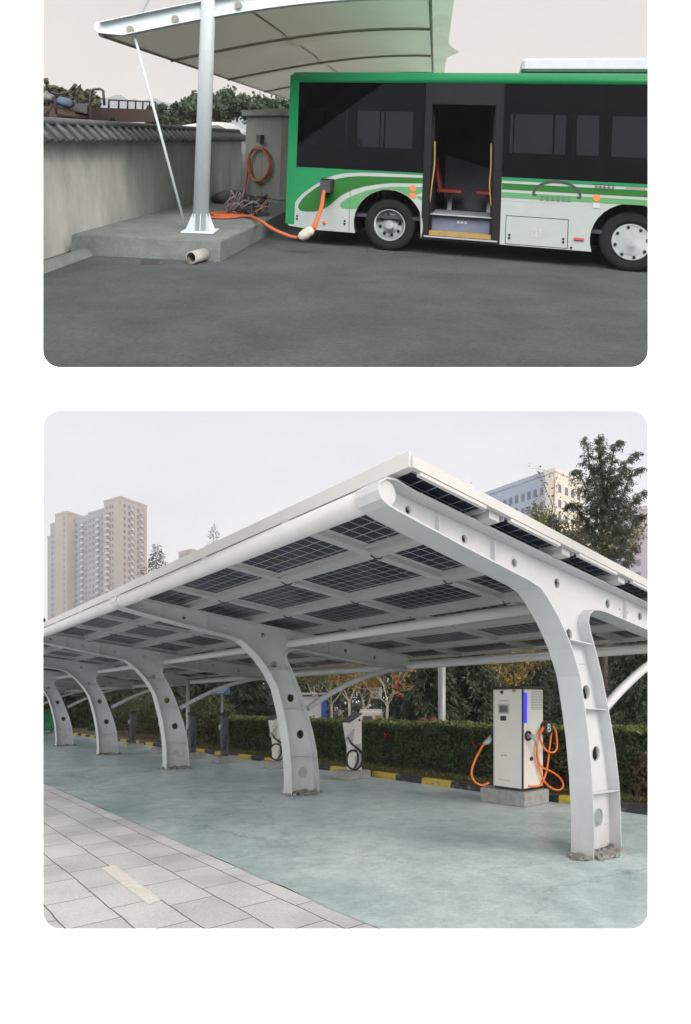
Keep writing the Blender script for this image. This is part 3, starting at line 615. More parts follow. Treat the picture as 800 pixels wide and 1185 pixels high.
# ---- small charging posts
def slim_post(r, l, label, tilt=0.):
    h0 = .19; t = thing('charging_post', label, 'charger', (r, l, h0), T_LOW, 'slim charging posts')
    f = lambda a, b, tt: (r - .17 + a, l + tt, h0 + b)
    prof = [(.13, 0), (.36, 0), (.36, 1.27), (.30, 1.25), (.02, 1.09), (.02, 1.0), (.10, .62), (.13, .5)]
    part('body', MB().poly(prof, [], f, -.13, .13), M_chrg, t)
    part('service_door', MB().box(r - .17 + .15, r - .17 + .34, l - .134, l - .1305, h0 + .08, h0 + .60), M_greypl, t); part('badge', MB().disc(f(.29, 1.14, -.132), (0, 1, 0), .03, .006, 12), M_black, t); part('gun_holder', MB().obox(f(.03, .80, -.1), (.07, 0, .02), (0, .06, 0), (.02, 0, .12)), M_greypl, t)
    part('roof_cap', MB().poly([(.36, 1.273), (.37, 1.30), (-.02, 1.125), (.0, 1.085)], [], f, -.15, .15), mat('dark_grey_plastic', (.05, .06, .075), .45), t)
    part('plug', MB().tube([f(.04, .93, -.14), f(-.05, .86, -.13), f(-.06, .76, -.12)], [.04, .05, .025], 8), M_chrg, t)
    part('holster', MB().obox(f(.06, .36, -.13), (.12, 0, .01), (0, .03, 0), (0, 0, .05)), M_chrg, t)
    P = [f(-.05, .76, -.13), f(.02, .62, -.16), f(.2, .50, -.17), f(.34, .38, -.17), f(.36, .2, -.17), f(.25, .06, -.17), f(.08, .03, -.17), f(-.08, .12, -.17), f(-.12, .28, -.17), f(-.05, .42, -.16), f(.1, .46, -.15), f(.21, .38, -.15), f(.23, .2, -.15), f(.12, .05, -.15)]
    part('cable', MB().tube(smooth_path(P, 5), .024, 7), M_black, t); return t
block('concrete_block', 8.24, 8.90, 9.83, 10.40, .185, 'concrete block under the slim white post in the open, right of the second column')
sp1 = slim_post(8.55, 10.1, 'slim white charging post with looped black cable, right of the second column')
block('concrete_block', 8.14, 8.80, 12.85, 13.4, .185, 'concrete block half hidden by the second curved column')
dup(sp1, T_LOW @ Vector((8.45, 13.12, .187)), 'slim white charging post half hidden by the second curved column')
def dark_post(r, l, label):
    t = thing('charging_post', label, 'charger', (r, l, .187), T_LOW, 'dark charging posts')
    part('body', MB().cbox(r - .10, r + .10, l - .08, l + .08, .187, 1.35, .012), mat('dark_post_paint', (.07, .075, .08), .5), t)
    part('head', MB().cbox(r - .12, r + .12, l - .10, l + .10, 1.352, 1.46, .02), M_black, t)
    part('plug', MB().tube([(r - .1, l - .02, 1.12), (r - .17, l - .05, 1.06), (r - .17, l - .05, .94)], [.03, .04, .025], 8), M_greypl, t)
    P = [(r - .17, l - .05, .94), (r - .2, l - .08, .6), (r - .14, l - .1, .36), (r - .02, l - .12, .45), (r + .02, l - .11, .8)]
    part('cable', MB().tube(smooth_path(P, 5), .018, 6), M_black, t); return t
dk = None
for (r, l, lb) in ((8.15, 15.45, 'beside the blue sign pole'), (7.95, 17.2, 'just right of the third curved column'), (8.1, 19.9, 'just left of the third curved column'), (8.1, 22.9, 'farthest along the row, nearest the fourth column')):
    block('concrete_block', r - .33, r + .33, l - .28, l + .28, .185, 'concrete block under the dark charging post ' + lb)
    if dk is None: dk = dark_post(r, l, 'dark charging post ' + lb)
    else: dup(dk, T_LOW @ Vector((r, l, .187)), 'dark charging post ' + lb)

# ---- sign pole, steel posts
b = lo_at(257, 872, 17.6); t = thing('sign_pole', 'thin grey pole carrying a small blue rectangular sign', 'sign', (b.x, b.y, 0))
part('pole', MB().tube([(b.x, b.y, 0), (b.x, b.y, 2.1)], .035, 10), M_pole, t)
part('sign_face', MB().box(b.x - .24, b.x + .24, b.y - .05, b.y - .02, 2.0, 2.22), M_sign, t)
m = MB()
for k in range(3): m.box(b.x - .2, b.x + .18 - .06 * k, b.y - .054, b.y - .0505, 2.155 - .05 * k, 2.175 - .05 * k)
part('lettering', m, M_chrg, t)
def steel_post(px, y, h, r, label):
    b = lo_at(px, 817, y); single('steel_post', MB().tube([(b.x, b.y, 0), (b.x, b.y, h)], r, 12), M_pole, label, 'post', (b.x, b.y, 0), group='steel posts behind the carport')
steel_post(511.5, 14.6, 2.66, .095, 'thick grey steel post rising behind the clipped hedge, left of the cabinet')
steel_post(217.5, 19.3, 2.5, .06, 'thinner grey steel post right of the third curved column')

# ---- hedge
def hedge(name, r0, r1, l0, l1, z1, label, n, leaf=.042):
    t = thing(name, label, 'hedge', ((r0 + r1) / 2, (l0 + l1) / 2, .1), T_LOW)
    nn = 60; m = MB(); P = []
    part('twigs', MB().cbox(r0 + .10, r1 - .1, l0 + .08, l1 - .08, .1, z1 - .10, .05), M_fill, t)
    def wob(l, z): return .05 * math.sin(l * 2.3 + z * 4) + .04 * math.sin(l * 5.1 - z * 3) + .03 * math.sin(l * 11)
    C = []; Ct = []
    for _ in range(n):
        l = l0 + (l1 - l0) * random.random() ** 1.5; q = random.random()
        if q < .62:
            z = random.uniform(.14, z1); C.append((r0 + wob(l, z) + abs(random.gauss(0, .05)) - (.0 if z > .3 else -.08), l, z))
        elif q < .92:
            r = random.uniform(r0, r1); Ct.append((r, l, z1 + .03 * math.sin(l * 3) + random.gauss(0, .035)))
        else:
            z = random.uniform(.14, z1); r = random.uniform(r0, r1); C.append((r, l0 + abs(random.gauss(0, .05)) if random.random() < .6 else l1, z))
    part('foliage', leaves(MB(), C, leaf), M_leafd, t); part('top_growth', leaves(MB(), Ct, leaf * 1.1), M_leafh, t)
    return t
hedge('hedge', 10.0, 11.0, 1.0, 19.5, 1.20, 'long dark green clipped hedge with brighter flat top behind the chargers', 95000)
# red flowers in the hedge
for k, (px, py) in enumerate(((447, 851), (549, 862), (640, 895), (652, 872), (655, 905))):
    q = low_plane_r(px, py, 9.93); C = np.array([tuple(q)]) + rng.normal(size=(14, 3)) * .03
    single('flower', leaves(MB(), C, .035), mat('red_petals', (.5, .02, .03), .6), ['small red flower in the hedge left of the cabinet, above the pale block', 'small red flower beside the left orange cable', 'small red flower low in the hedge right of the orange loop', 'small red flower high in the hedge right of the B badge', 'lowest red flower in the hedge beside the large curved column'][k], 'flower', tuple(q), T_LOW, 'red flowers in the hedge')
# shrubs
def shrub(r, l, h, w, label, m, n=3500, leaf=.05, seed=0):
    C = rng.normal(size=(n, 3)); C /= np.linalg.norm(C, axis=1)[:, None]; C *= rng.uniform(.55, 1, n)[:, None] ** .5
    lump = 1 + .18 * np.sin(C[:, 0] * 5 + seed) * np.cos(C[:, 1] * 6 + seed) + .1 * np.sin(C[:, 2] * 9)
    C = C * lump[:, None] * np.array([w, w, h / 2]) + np.array([r, l, h / 2 + .08])
    t = thing('shrub', label, 'shrub', (r, l, .1), T_LOW, 'loose shrubs on the verge')
    part('foliage', leaves(MB(), C, leaf), m, t)
    s = MB()
    for k in range(6): a = k * 1.05; s.tube([(r, l, .08), (r + w * .3 * math.cos(a), l + w * .3 * math.sin(a), h * .6)], [.025, .01], 5)
    part('stem', s, M_bark, t)
shrub(10.1, 5.6, .85, .5, 'reddish brown loose shrub growing left of the cabinet', mat('reddish_leaf', (.09, .05, .035), .6, col2=(.06, .07, .03), island=.4, scale=4), 2600, .045, 1)
shrub(9.95, 4.0, .85, .45, 'reddish shrub between the cabinet and the large curved column', mat('reddish_leaf', (.1, .07, .05), .6), 2200, .045, 2)
for k, (r, l, h, w, lb) in enumerate(((11.0, 21.0, 1.5, .9, 'rounded dark shrub at the far end of the hedge'), (11.5, 23.0, 1.9, 1.1, 'large dark shrub behind the thin steel post'), (11.2, 25.6, 1.7, 1.1, 'dark shrub between the third and fourth columns'), (11.6, 28.6, 2.0, 1.3, 'dark shrub behind the farthest charging post'), (12.0, 32.5, 2.1, 1.6, 'dark shrub beyond the fourth curved column'))):
    shrub(r, l, h, w, lb, M_leafd if k % 2 else mat('olive_dark_leaf', (.05, .062, .028), .6, col2=(.09, .095, .045), island=.4, scale=2), 5200, .07, k)

# ---- iron fence
fn_t = thing('iron_fence', 'dark iron railing running behind the clipped hedge', 'fence', (13.2, 12, 0), T_LOW)
nb_ = 0; rest = MB()
for k in range(12):
    l = -2 + 4 * k; part('fence_post', MB().box(19.97, 20.03, l - .03, l + .03, 0, 2.35), M_fence, fn_t)
for z in (.35, 2.15): part('rail', MB().box(19.985, 20.015, -2, 44, z, z + .035), M_fence, fn_t)
m = MB(); l = -1.9
while l < 44: m.box(19.99, 20.01, l - .01, l + .01, .15, 2.3); l += .15
part('bar', m, M_fence, fn_t, kind='stuff')

# ---- things behind the hedge
b = lo_at(354, 817, 27)
t = thing('shed', 'white walled shed with blue corner seen behind the hedge', 'shed', (b.x, b.y, 0))
x1 = lo_at(372, 817, 27).x
part('wall', MB().box(b.x - .55, x1, 27, 29.5, 0, 2.1), M_shed, t)
part('corner_post', MB().box(x1 + .002, x1 + .24, 26.95, 27.25, 0, 2.15), M_shedb, t)
part('roof', MB().add([(b.x - .7, 26.7, 2.16), (x1 + .3, 26.7, 2.16), (x1 + .3, 29.8, 2.3), (b.x - .7, 29.8, 2.3), (b.x - .7, 26.7, 2.20), (x1 + .3, 26.7, 2.20), (x1 + .3, 29.8, 2.34), (b.x - .7, 29.8, 2.34)], [(0, 3, 2, 1), (4, 5, 6, 7), (0, 1, 5, 4), (1, 2, 6, 5), (2, 3, 7, 6), (3, 0, 4, 7)]), M_greypl, t)
# small white van
Y_ = 24.; a = lo_at(417, 823, Y_); bq = lo_at(444, 823, Y_)
t = thing('parked_van', 'small white van with yellow markings parked behind the hedge', 'van', ((a.x + bq.x) / 2, Y_, 0)); zt = a.z
part('body', MB().cbox(a.x, bq.x, Y_, Y_ + 2.6, .35, zt, .06), mat('van_white', (.7, .7, .68), .35, var=.04), t)
part('windscreen', MB().box(a.x + .12, a.x + .5, Y_ - .012, Y_ - .001, zt - .5, zt - .2), M_screen, t)
part('yellow_panel', MB().box(a.x + .62, bq.x - .1, Y_ - .010, Y_ - .001, zt - .85, zt - .18), mat('van_yellow', (.55, .33, .08), .5, var=.4, scale=6), t)
part('roof_rack', MB().box(a.x + .05, bq.x - .05, Y_ + .1, Y_ + 2.2, zt + .002, zt + .08), mat('van_white', (.7,) * 3), t)
for s in (a.x + .15, bq.x - .15):
    for yy in (Y_ + .4, Y_ + 2.1): part('wheel', MB().disc((s, yy, .33), (1, 0, 0), .33, .2, 20), M_rubber, t)
# basketball hoop
Y_ = 26.; b = lo_at(435, 817, Y_); t = thing('basketball_hoop', 'white basketball backboard on a post above the white van', 'basketball hoop', (b.x, Y_, 0))
p0_ = lo_at(428, 809, Y_); p1_ = lo_at(442, 795, Y_)
part('backboard', MB().box(p0_.x, p1_.x, Y_ - .04, Y_, p0_.z, p1_.z), mat('backboard_white', (.5, .5, .5), .6), t)
zc = (p0_.z + p1_.z) / 2; xc = (p0_.x + p1_.x) / 2
part('target_mark', MB().box(xc - .1, xc + .1, Y_ - .045, Y_ - .041, zc - .16, zc + .0), mat('mark_grey', (.15, .13, .12), .6), t)
part('ring', MB().tube([(xc + .2 * math.cos(k * PI / 8), Y_ - .25 + .2 * math.sin(k * PI / 8), zc - .25) for k in range(17)], .012, 5), mat('hoop_orange', (.5, .12, .03), .5), t)
part('post', MB().tube([(xc, Y_ + .5, 0), (xc, Y_ + .5, zc - .3), (xc, Y_ + .02, zc)], .05, 8), M_bark, t)

# green tarpaulin far left
t = single('tarpaulin', MB().add([(x, y, z) for x, y, z in [(-22, 33, .2), (-17.8, 33, .2), (-17.6, 33.2, 1.3), (-19, 33.6, 1.75), (-20.2, 33.4, 2.0), (-22, 33.2, 1.6), (-22, 36, .2), (-17.4, 36, .2), (-17.6, 35.6, 1.2), (-19, 35.4, 1.6), (-20.2, 35.4, 1.8), (-22, 35.6, 1.5)]], [(0, 1, 2, 3, 4, 5), (11, 10, 9, 8, 7, 6), (1, 7, 8, 2), (2, 8, 9, 3), (3, 9, 10, 4), (4, 10, 11, 5)]), M_green_net, 'bright green tarpaulin draped over a heap at the far left end of the carport', 'tarpaulin', (-19.8, 34, 0))

# ---- trees behind the hedge
def px_tree(fn_, name, px, y, topy, radpx, label, cat, m, **kw):
    b = lo_at(px, topy, y); return fn_(name, b.x, y, b.z, radpx / F * y, label, cat, m, **kw)
def leader_cedar(Y, trunk, leaders, label, seed=3):
    g = random.Random(seed); base = lo_at(trunk[0][0], 817, Y); t = thing('cedar_tree', label, 'tree', (base.x, Y, 0))
    tr = MB(); CC = []; DD = []
    tp = [Vector((base.x, Y, 0))] + [lo_at(x, y, Y) for x, y in trunk]; tr.tube(tp, [.17] + [.14 * (1 - i / len(trunk)) ** 1.3 + .01 for i in range(len(trunk))], 8)
    def clothe(path, ln0, ln1, step):
        P = smooth_path(path, 8); L = 0
        for i in range(len(P) - 1):
            f = i / (len(P) - 1); n = max(1, int((P[i + 1] - P[i]).length / step)); ax = (P[i + 1] - P[i]).normalized()
            for k in range(n):
                o = P[i].lerp(P[i + 1], g.random()); an = g.uniform(0, 2 * PI); side = Vector((math.cos(an), math.sin(an) * .9, 0)); ln = (ln0 + (ln1 - ln0) * f) * g.uniform(.4, 1.15)
                d = (side * .85 + ax * .45 + Vector((0, 0, g.uniform(-.2, .25)))).normalized()
                Q = [o + d * ln * q + Vector((0, 0, -.42 * ln * q * q)) for q in (0, .33, .66, 1)]
                tr.tube(Q, [.01, .008, .006, .003], 3, cap=False)
                m = int(16 + ln * 105)
                for _ in range(m):
                    q = g.random(); j = min(int(q * 3), 2); pt = Q[j].lerp(Q[j + 1], q * 3 - j) + Vector((g.gauss(0, .035), g.gauss(0, .035), -abs(g.gauss(0, .07)))); CC.append(pt); DD.append(d * .5 + Vector((0, 0, -.9)))
    clothe(tp[1:], 1.35, .12, .032)
    for pts, dy in leaders:
        n = len(pts); path = [lo_at(x, y, Y + dy * i / (n - 1)) for i, (x, y) in enumerate(pts)]
        tr.tube(smooth_path(path, 5), [.035 * (1 - i / ((n - 1) * 5 + 1.)) + .006 for i in range((n - 1) * 5 + 1)], 6); clothe(path, .62, .12, .045)
    part('trunk', tr, M_bark, t); part('crown', leaves_dir(MB(), [tuple(c) for c in CC], [tuple(d) for d in DD], .026, 3.8, .5), M_con1, t)
leader_cedar(20.5, [(698, 700), (698, 650), (699, 600), (697, 560), (695, 530), (693, 503)], [
    ([(697, 585), (689, 560), (682, 535), (680, 518), (676, 505)], .6), ([(698, 575), (705, 552), (709, 530), (713, 512), (719, 510)], -.8),
    ([(699, 590), (709, 565), (719, 545), (729, 528), (739, 523)], .5), ([(699, 615), (714, 590), (724, 565), (733, 545), (744, 541)], -1.), ([(699, 630), (716, 608), (730, 585), (741, 570), (750, 567)], .9),
    ([(699, 650), (716, 636), (728, 615), (738, 597), (745, 596)], -.6), ([(698, 605), (687, 585), (677, 562), (668, 544), (664, 545)], -.8), ([(698, 630), (684, 612), (671, 592), (662, 583), (656, 585)], .8),
    ([(698, 655), (682, 640), (668, 622), (656, 614), (646, 618)], -.9), ([(698, 672), (715, 660), (728, 642), (735, 628)], 1.2), ([(698, 680), (680, 668), (664, 655), (650, 652)], .4), ([(698, 690), (712, 690), (726, 680), (738, 668)], -1)],
    'tall ragged cedar with upswept tips rising above the right end of the roof')
px_tree(cedar, 'cedar_tree', 640, 24, 590, 55, 'shorter cedar left of the tall one', 'tree', M_con1, nb=110, per=300, leaf=.04, seed=5, droop=.5, rise0=.2, rise1=.7, wf=.15, lv=.35)
px_tree(cedar, 'conifer_tree', 182, 62, 629, 78, 'pointed conifer standing right of the beige tower block', 'tree', M_con1, nb=120, per=260, leaf=.085, seed=8, droop=.3, rise1=.9, lv=.35, wf=.14)
px_tree(cedar, 'conifer_tree', 248, 70, 606, 55, 'thin sparse conifer tip just above the middle of the roof line', 'tree', M_con1, nb=75, per=90, leaf=.08, seed=9, droop=.1, crown0=.3, rise1=.9, lv=.35, wf=.12)
BGT = [(500, 17.5, 742, 46, 'dark spreading cedar left of the thick steel post'), (545, 18.5, 735, 48, 'dark cedar right behind the thick steel post'), (468, 24, 745, 26, 'dark cedar behind the red lanterns'), (610, 22, 720, 42, 'dark cedar behind the charging cabinet'), (668, 19, 722, 40, 'dark cedar behind the right orange cable'), (735, 17, 700, 45, 'dark cedar right of the large curved column'),
       (235, 30, 752, 34, 'dark evergreen behind the blue sign'), (285, 29, 748, 34, 'dark evergreen left of the second column'), (190, 34, 755, 34, 'dark evergreen behind the third column'), (140, 38, 755, 32, 'dark evergreen between third and fourth column'), (95, 42, 760, 28, 'dark evergreen behind the fourth column'), (60, 46, 765, 24, 'dark evergreen at the far left'), (335, 34, 760, 22, 'dark evergreen behind the second column')]
for k, (px, y, ty, rp_, lb) in enumerate(BGT):
    px_tree(cedar, 'cedar_tree', px, y, ty, rp_, lb, 'tree', M_con2 if k > 5 else M_con1, nb=110, per=230, leaf=.055 if y < 25 else .11, seed=20 + k, droop=.55, crown0=.06, power=.6, group='dark evergreens behind the hedge')
TR = [(405, 25, 745, 24, 'pale trunked tree left of the white van', M_aut, 1500), (385, 27, 755, 22, 'pale forked tree right of the white shed', M_olive, 1500), (447, 23, 748, 22, 'pale straight trunked tree hung with red lanterns', M_aut, 500), (427, 26, 770, 20, 'thin pale tree behind the van', M_aut, 700), (365, 31, 750, 30, 'yellow leaved tree behind the white shed', M_olive, 3500), (590, 20, 735, 30, 'sparse yellow tree behind the charging cabinet', M_aut, 1400)]
for k, (px, y, ty, rp_, lb, mm_, nl) in enumerate(TR):
    px_tree(broadleaf, 'birch_tree', px, y, ty, rp_, lb, 'tree', mm_, nleaf=nl, leaf=.085, bark=M_barkp, trunk_r=.07, fork=.42, seed=40 + k, group='pale trunked trees behind the hedge')
px_tree(broadleaf, 'ash_tree', 603, 30, 545, 40, 'half bare tree with rusty leaves in front of the blue and cream building', 'tree', M_aut, nleaf=600, leaf=.085, trunk_r=.10, fork=.5, seed=61)
px_tree(broadleaf, 'ash_tree', 640, 27, 572, 40, 'olive leaved tree below the cream building corner', 'tree', M_olive, nleaf=5200, leaf=.085, trunk_r=.12, fork=.5, seed=62)
px_tree(broadleaf, 'ash_tree', 737, 21, 615, 30, 'bare dark branched tree at the right edge', 'tree', M_olive, nleaf=900, leaf=.09, trunk_r=.10, fork=.5, seed=63, bark=mat('dark_bark', (.035, .03, .028), .95))
# the far-off wood that closes the view
m = MB(); n = 60000; xs = rng.uniform(-75, 60, n); ys = rng.uniform(50, 60, n); hh = 8.4 + 1.3 * np.sin(xs * .35) + 1.0 * np.sin(xs * .9 + 1); zs = hh * rng.random(n) ** .7
leaves(m, np.stack([xs, ys, zs], 1), .42); single('far_wood', m, M_con2, 'dark far-off wood closing the view under the carport', 'wood', (0, 55, 0), kind='stuff')
# red lanterns on a tree
for k, (px, py, s, lb) in enumerate(((459, 784, .12, 'uppermost red lantern hanging beside the pale trunk'), (461, 790, .11, 'second red lantern from the top beside the pale trunk'), (458, 796, .10, 'third red lantern from the top beside the pale trunk'), (462, 804, .09, 'lowest small red lantern beside the pale trunk'))):
    q = lo_at(px, py, 22.3); t = thing('lantern', lb, 'lantern', tuple(q), group='red lanterns in the tree')
    part('shade', MB().lathe(q, (0, 0, 1), [(-s, .02), (-s * .8, s * .6), (-s * .3, s), (s * .3, s), (s * .8, s * .6), (s, .02)], 12), mat('lantern_red', (.42, .035, .03), .6), t)
    part('cord', MB().tube([q + Vector((0, 0, s)), q + Vector((.02, 0, s + .15))], .01, 4), M_black, t)
# people-height red objects behind hedge : two red bikes covers
for k, (px, lb) in enumerate(((490, 'left small dark red tarpaulin bundle behind the hedge'), (501, 'right small dark red tarpaulin bundle behind the hedge, beside the steel post'))):
    q = lo_at(px, 830, 16.); C = MB(); C.lathe((q.x, 16, .1), (0, 0, 1), [(0, .15), (.5, .24), (.9, .25), (1.1, .2), (1.22, .08), (1.24, .01)], 12)
    single('covered_bundle', C, mat('dark_red_cloth', (.13, .045, .035), .8, var=.3), lb, 'covered bundle', (q.x, 16, .1), group='red bundles behind the hedge')

# ---- towers
def tower(name, label, cat, org, e1, e2, vols, wins, mwall, group=None):
    """vols: (t0,t1,b0,b1,H,mat); wins: (face, t, w, z0, z1, floors, mat, depth)"""
    T = Matrix(((e1[0], e2[0], 0, org[0]), (e1[1], e2[1], 0, org[1]), (0, 0, 1, 0), (0, 0, 0, 1)))
    t = thing(name, label, cat, (0, 0, 0), T, group)
    for v in vols:
        w = part('wall', MB().box(v[0], v[1], v[2], v[3], 0, v[4]), v[5], t)
        part('parapet', MB().box(v[0] - .15, v[1] + .15, v[2] - .15, v[3] + .15, v[4] + .01, v[4] + .9), v[5], w)
    boxes = []
    for (face, c, w, z0, z1, n, kind, off) in wins:
        for k in range(n):
            z = z0 + (z1 - z0) * k / n; fh = (z1 - z0) / n
            boxes.append((z, face, c, w, z, fh, kind, off))
    boxes.sort(key=lambda b: -b[0])
    restw, restb = MB(), MB(); cnt = {'window': 0, 'balcony': 0}
    for (_, face, c, w, z, fh, kind, off) in boxes:
        m = MB(); d = .25 if kind == 'window' else 1.1
        zz0, zz1 = (z + fh * .28, z + fh * .80) if kind == 'window' else (z, z + fh * .42)
        if face == 'L': m.box(c - w / 2, c + w / 2, off - d if kind == 'balcony' else off - .06, off - .01, zz0, zz1)
        else: m.box(off - d if kind == 'balcony' else off - .06, off - .01, c - w / 2, c + w / 2, zz0, zz1)
        cnt[kind] += 1
        if cnt[kind] <= 100: part(kind, m, M_towin if kind == 'window' else M_balc, t)
        else: (restw if kind == 'window' else restb).add(m.v, m.f)
    if restw.v: part('window', restw, M_towin, t, kind='stuff')
    if restb.v: part('balcony', restb, M_balc, t, kind='stuff')
    return t
e1 = (-.856, .517); e2 = (.517, .856)
vols = [(0, 11.2, 0, 14, 91.5, M_tower), (11.2, 23.8, 1.2, 13, 88.8, M_towerb), (23.8, 36, 2.2, 13, 88.4, M_towerb), (36, 45, -1.5, 13, 90.9, M_tower), (45, 53.6, 1.5, 13, 88.6, M_towerb), (53.6, 60, 4, 12, 84, M_tower)]
wn = []
for c, off, w in ((5.2, 0, 1.1), (7.0, 0, 1.3), (9.3, 0, 1.5), (12.3, 1.2, 1.2), (14.2, 1.2, 1.3), (18.6, 1.2, 1.1), (20.4, 1.2, 1.2), (22.6, 1.2, 1.2), (24.9, 2.2, 1.2), (27, 2.2, 1.3), (31.6, 2.2, 1.2), (34.3, 2.2, 1.4), (38, -1.5, .8), (47, 1.5, 1.2), (49.5, 1.5, 1.2), (52, 1.5, 1.2)): wn.append(('L', c, w, 3, 90 if off <= 0 else 87, 31, 'window', off))
for c, off in ((8.2, 0), (16.4, 1.2), (29.3, 2.2)): wn.append(('L', c, 2.0, 3, 87, 31, 'balcony', off)); wn.append(('L', c, 1.8, 3, 87, 31, 'window', off))
for c, w in ((2.0, 1.0), (4.4, 1.2), (6.6, 1.1), (9.2, 1.2), (11.8, 1.3)): wn.append(('R', c, w, 3, 90, 31, 'window', 0))
wn.append(('R', 5.5, 1.1, 3, 90, 31, 'balcony', 0)); wn.append(('R', 10.5, 1.3, 3, 90, 31, 'balcony', 0))
tower('apartment_tower', 'tall beige and grey apartment tower block at the left edge', 'apartment tower', (-97.1, 250), e1, e2, vols, wn, M_tower)
tower('apartment_block', 'small distant apartment block peeping over the middle of the roof line', 'apartment block', (lo_at(222, 636, 330).x, 330), (-.8, .6), (.6, .8), [(0, 12, 0, 12, 90.5, M_tower), (12, 30, 2, 12, 81, M_towerb)],
      [('L', 4, 2, 60, 90, 10, 'window', 0), ('L', 9, 2, 60, 90, 10, 'window', 0), ('R', 6, 3, 60, 90, 10, 'window', 0), ('L', 18, 3, 50, 80, 10, 'window', 2)], M_tower)
f1 = Vector((-11.1, 14, 0)).normalized(); f2 = Vector((7.4, 5.87, 0)).normalized()
wn = []
for c in np.arange(3.2, 17, 1.55): wn.append(('L', float(c), .8, 14, 48.5, 11, 'window', 0))
for c in (1.6, 4.2, 6.6, 9.): wn.append(('R', c, 1.1, 14, 48.5, 11, 'window', 0))
t = tower('office_block', 'cream building with bluish shaded side behind the trees above the right part of the roof', 'building', (43.5, 120), (f1.x, f1.y), (f2.x, f2.y), [(0, 2.4, 0, 11, 50.2, M_off), (2.41, 18.5, .02, 11, 50.2, M_offb)], wn, M_off)
wn = []
for c in np.arange(1.5, 30, 2.6): wn.append(('L', float(c), 1.1, 10, 44, 12, 'window', 0))
tower('apartment_block', 'mauve grey building low behind the bare tree at the right edge', 'apartment block', (lo_at(762, 600, 130).x, 130), (-.93, .36), (.36, .93), [(0, 9, 0, 10, 46, M_farb), (9, 15, .5, 10, 36, M_farb)], wn[:5], M_farb)

# ================================================================= UPPER SCENE : BUS YARD ON THE SLOPE
M_asph = mat('yard_asphalt', (.026, .034, .035), .9, col2=(.058, .070, .070), scale=.9, detail=12, bump=.4, bscale=60, grain=.38, gscale=22)
M_plat = mat('platform_concrete', (.10, .118, .115), .85, col2=(.165, .185, .18), scale=2.5, detail=8, bump=.2, grain=.18, gscale=30)
M_wall = mat('stained_wall_render', (.28, .30, .29), .9, col2=(.50, .52, .50), scale=1.6, detail=12, bump=.35, bscale=12, stretch=(1, 1, .45))
M_tile = mat('grey_roof_tiles', (.018, .021, .023), .8, var=.35, scale=12)
M_mast = mat('pale_blue_mast_paint', (.58, .65, .68), .4, var=.05)
M_membr = mat('grey_membrane', (.25, .255, .215), .6, var=.10, scale=.8, trans=.2)
M_memg = mat('membrane_painted_glow', (.38, .50, .39), .6, var=.10, scale=.8, trans=.42)  # pale green stands for light coming through the fabric
M_seam = mat('membrane_seam', (.24, .24, .21), .6)
M_bgrn = mat('bus_green_paint', (.005, .20, .068), .38, var=.05, spec=.15)
M_bgrd = mat('bus_dark_green_paint', (.012, .125, .016), .38, var=.05, spec=.15)
M_bgrl = mat('bus_light_green_paint', (.09, .27, .11), .38, var=.05, spec=.15)
M_bwht = mat('bus_white_paint', (.345, .385, .375), .38, var=.03, spec=.3)
M_acw = mat('roof_unit_white', (.50, .54, .59), .45, var=.04)
M_rim = mat('steel_rim', (.30, .32, .33), .5, .5, var=.1)
M_cab = mat('grey_cabinet_paint', (.24, .25, .235), .5, var=.1)
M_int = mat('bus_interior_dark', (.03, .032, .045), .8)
M_bblk = mat('matt_black_trim', (.007, .007, .009), .6, spec=.15)
M_seat = mat('red_seat', (.30, .03, .022), .6)
M_rail = mat('yellow_handrail', (.36, .22, .04), .4)
M_step = mat('blue_grey_step', (.11, .13, .19), .6)
M_yel = mat('yellow_step_edge', (.30, .20, .04), .6)
M_ora = mat('orange_lens', (.6, .16, .02), .3)
M_redl = mat('red_lens', (.45, .03, .02), .3)
def m_glass():
    m = bpy.data.materials.new('tinted_bus_glass'); m.use_nodes = True; N, Lk = nodes(m); N.remove(N['Principled BSDF'])
    tr = N.new('ShaderNodeBsdfTransparent'); tr.inputs[0].default_value = (.40, .41, .44, 1); gl = N.new('ShaderNodeBsdfGlossy'); gl.inputs['Roughness'].default_value = .03; gl.inputs[0].default_value = (.8, .85, .9, 1)
    fr = N.new('ShaderNodeFresnel'); fr.inputs[0].default_value = 1.13; ms = N.new('ShaderNodeMixShader'); Lk.new(fr.outputs[0], ms.inputs[0]); Lk.new(tr.outputs[0], ms.inputs[1]); Lk.new(gl.outputs[0], ms.inputs[2])
    Lk.new(ms.outputs[0], N['Material Output'].inputs['Surface']); return m
M_bglass = m_glass()
# ground slab of the yard
m = MB().poly([(-4.9, 4.6), (3.8, 4.6), (7.2, 8.8), (7.2, 11.5), (1.2, 13.5), (1.2, 20), (-3.6, 20)], [], lambda a, b_, tt: (a, b_, tt), 0, -.05); struct('yard_ground', m, M_asph, T_UP)
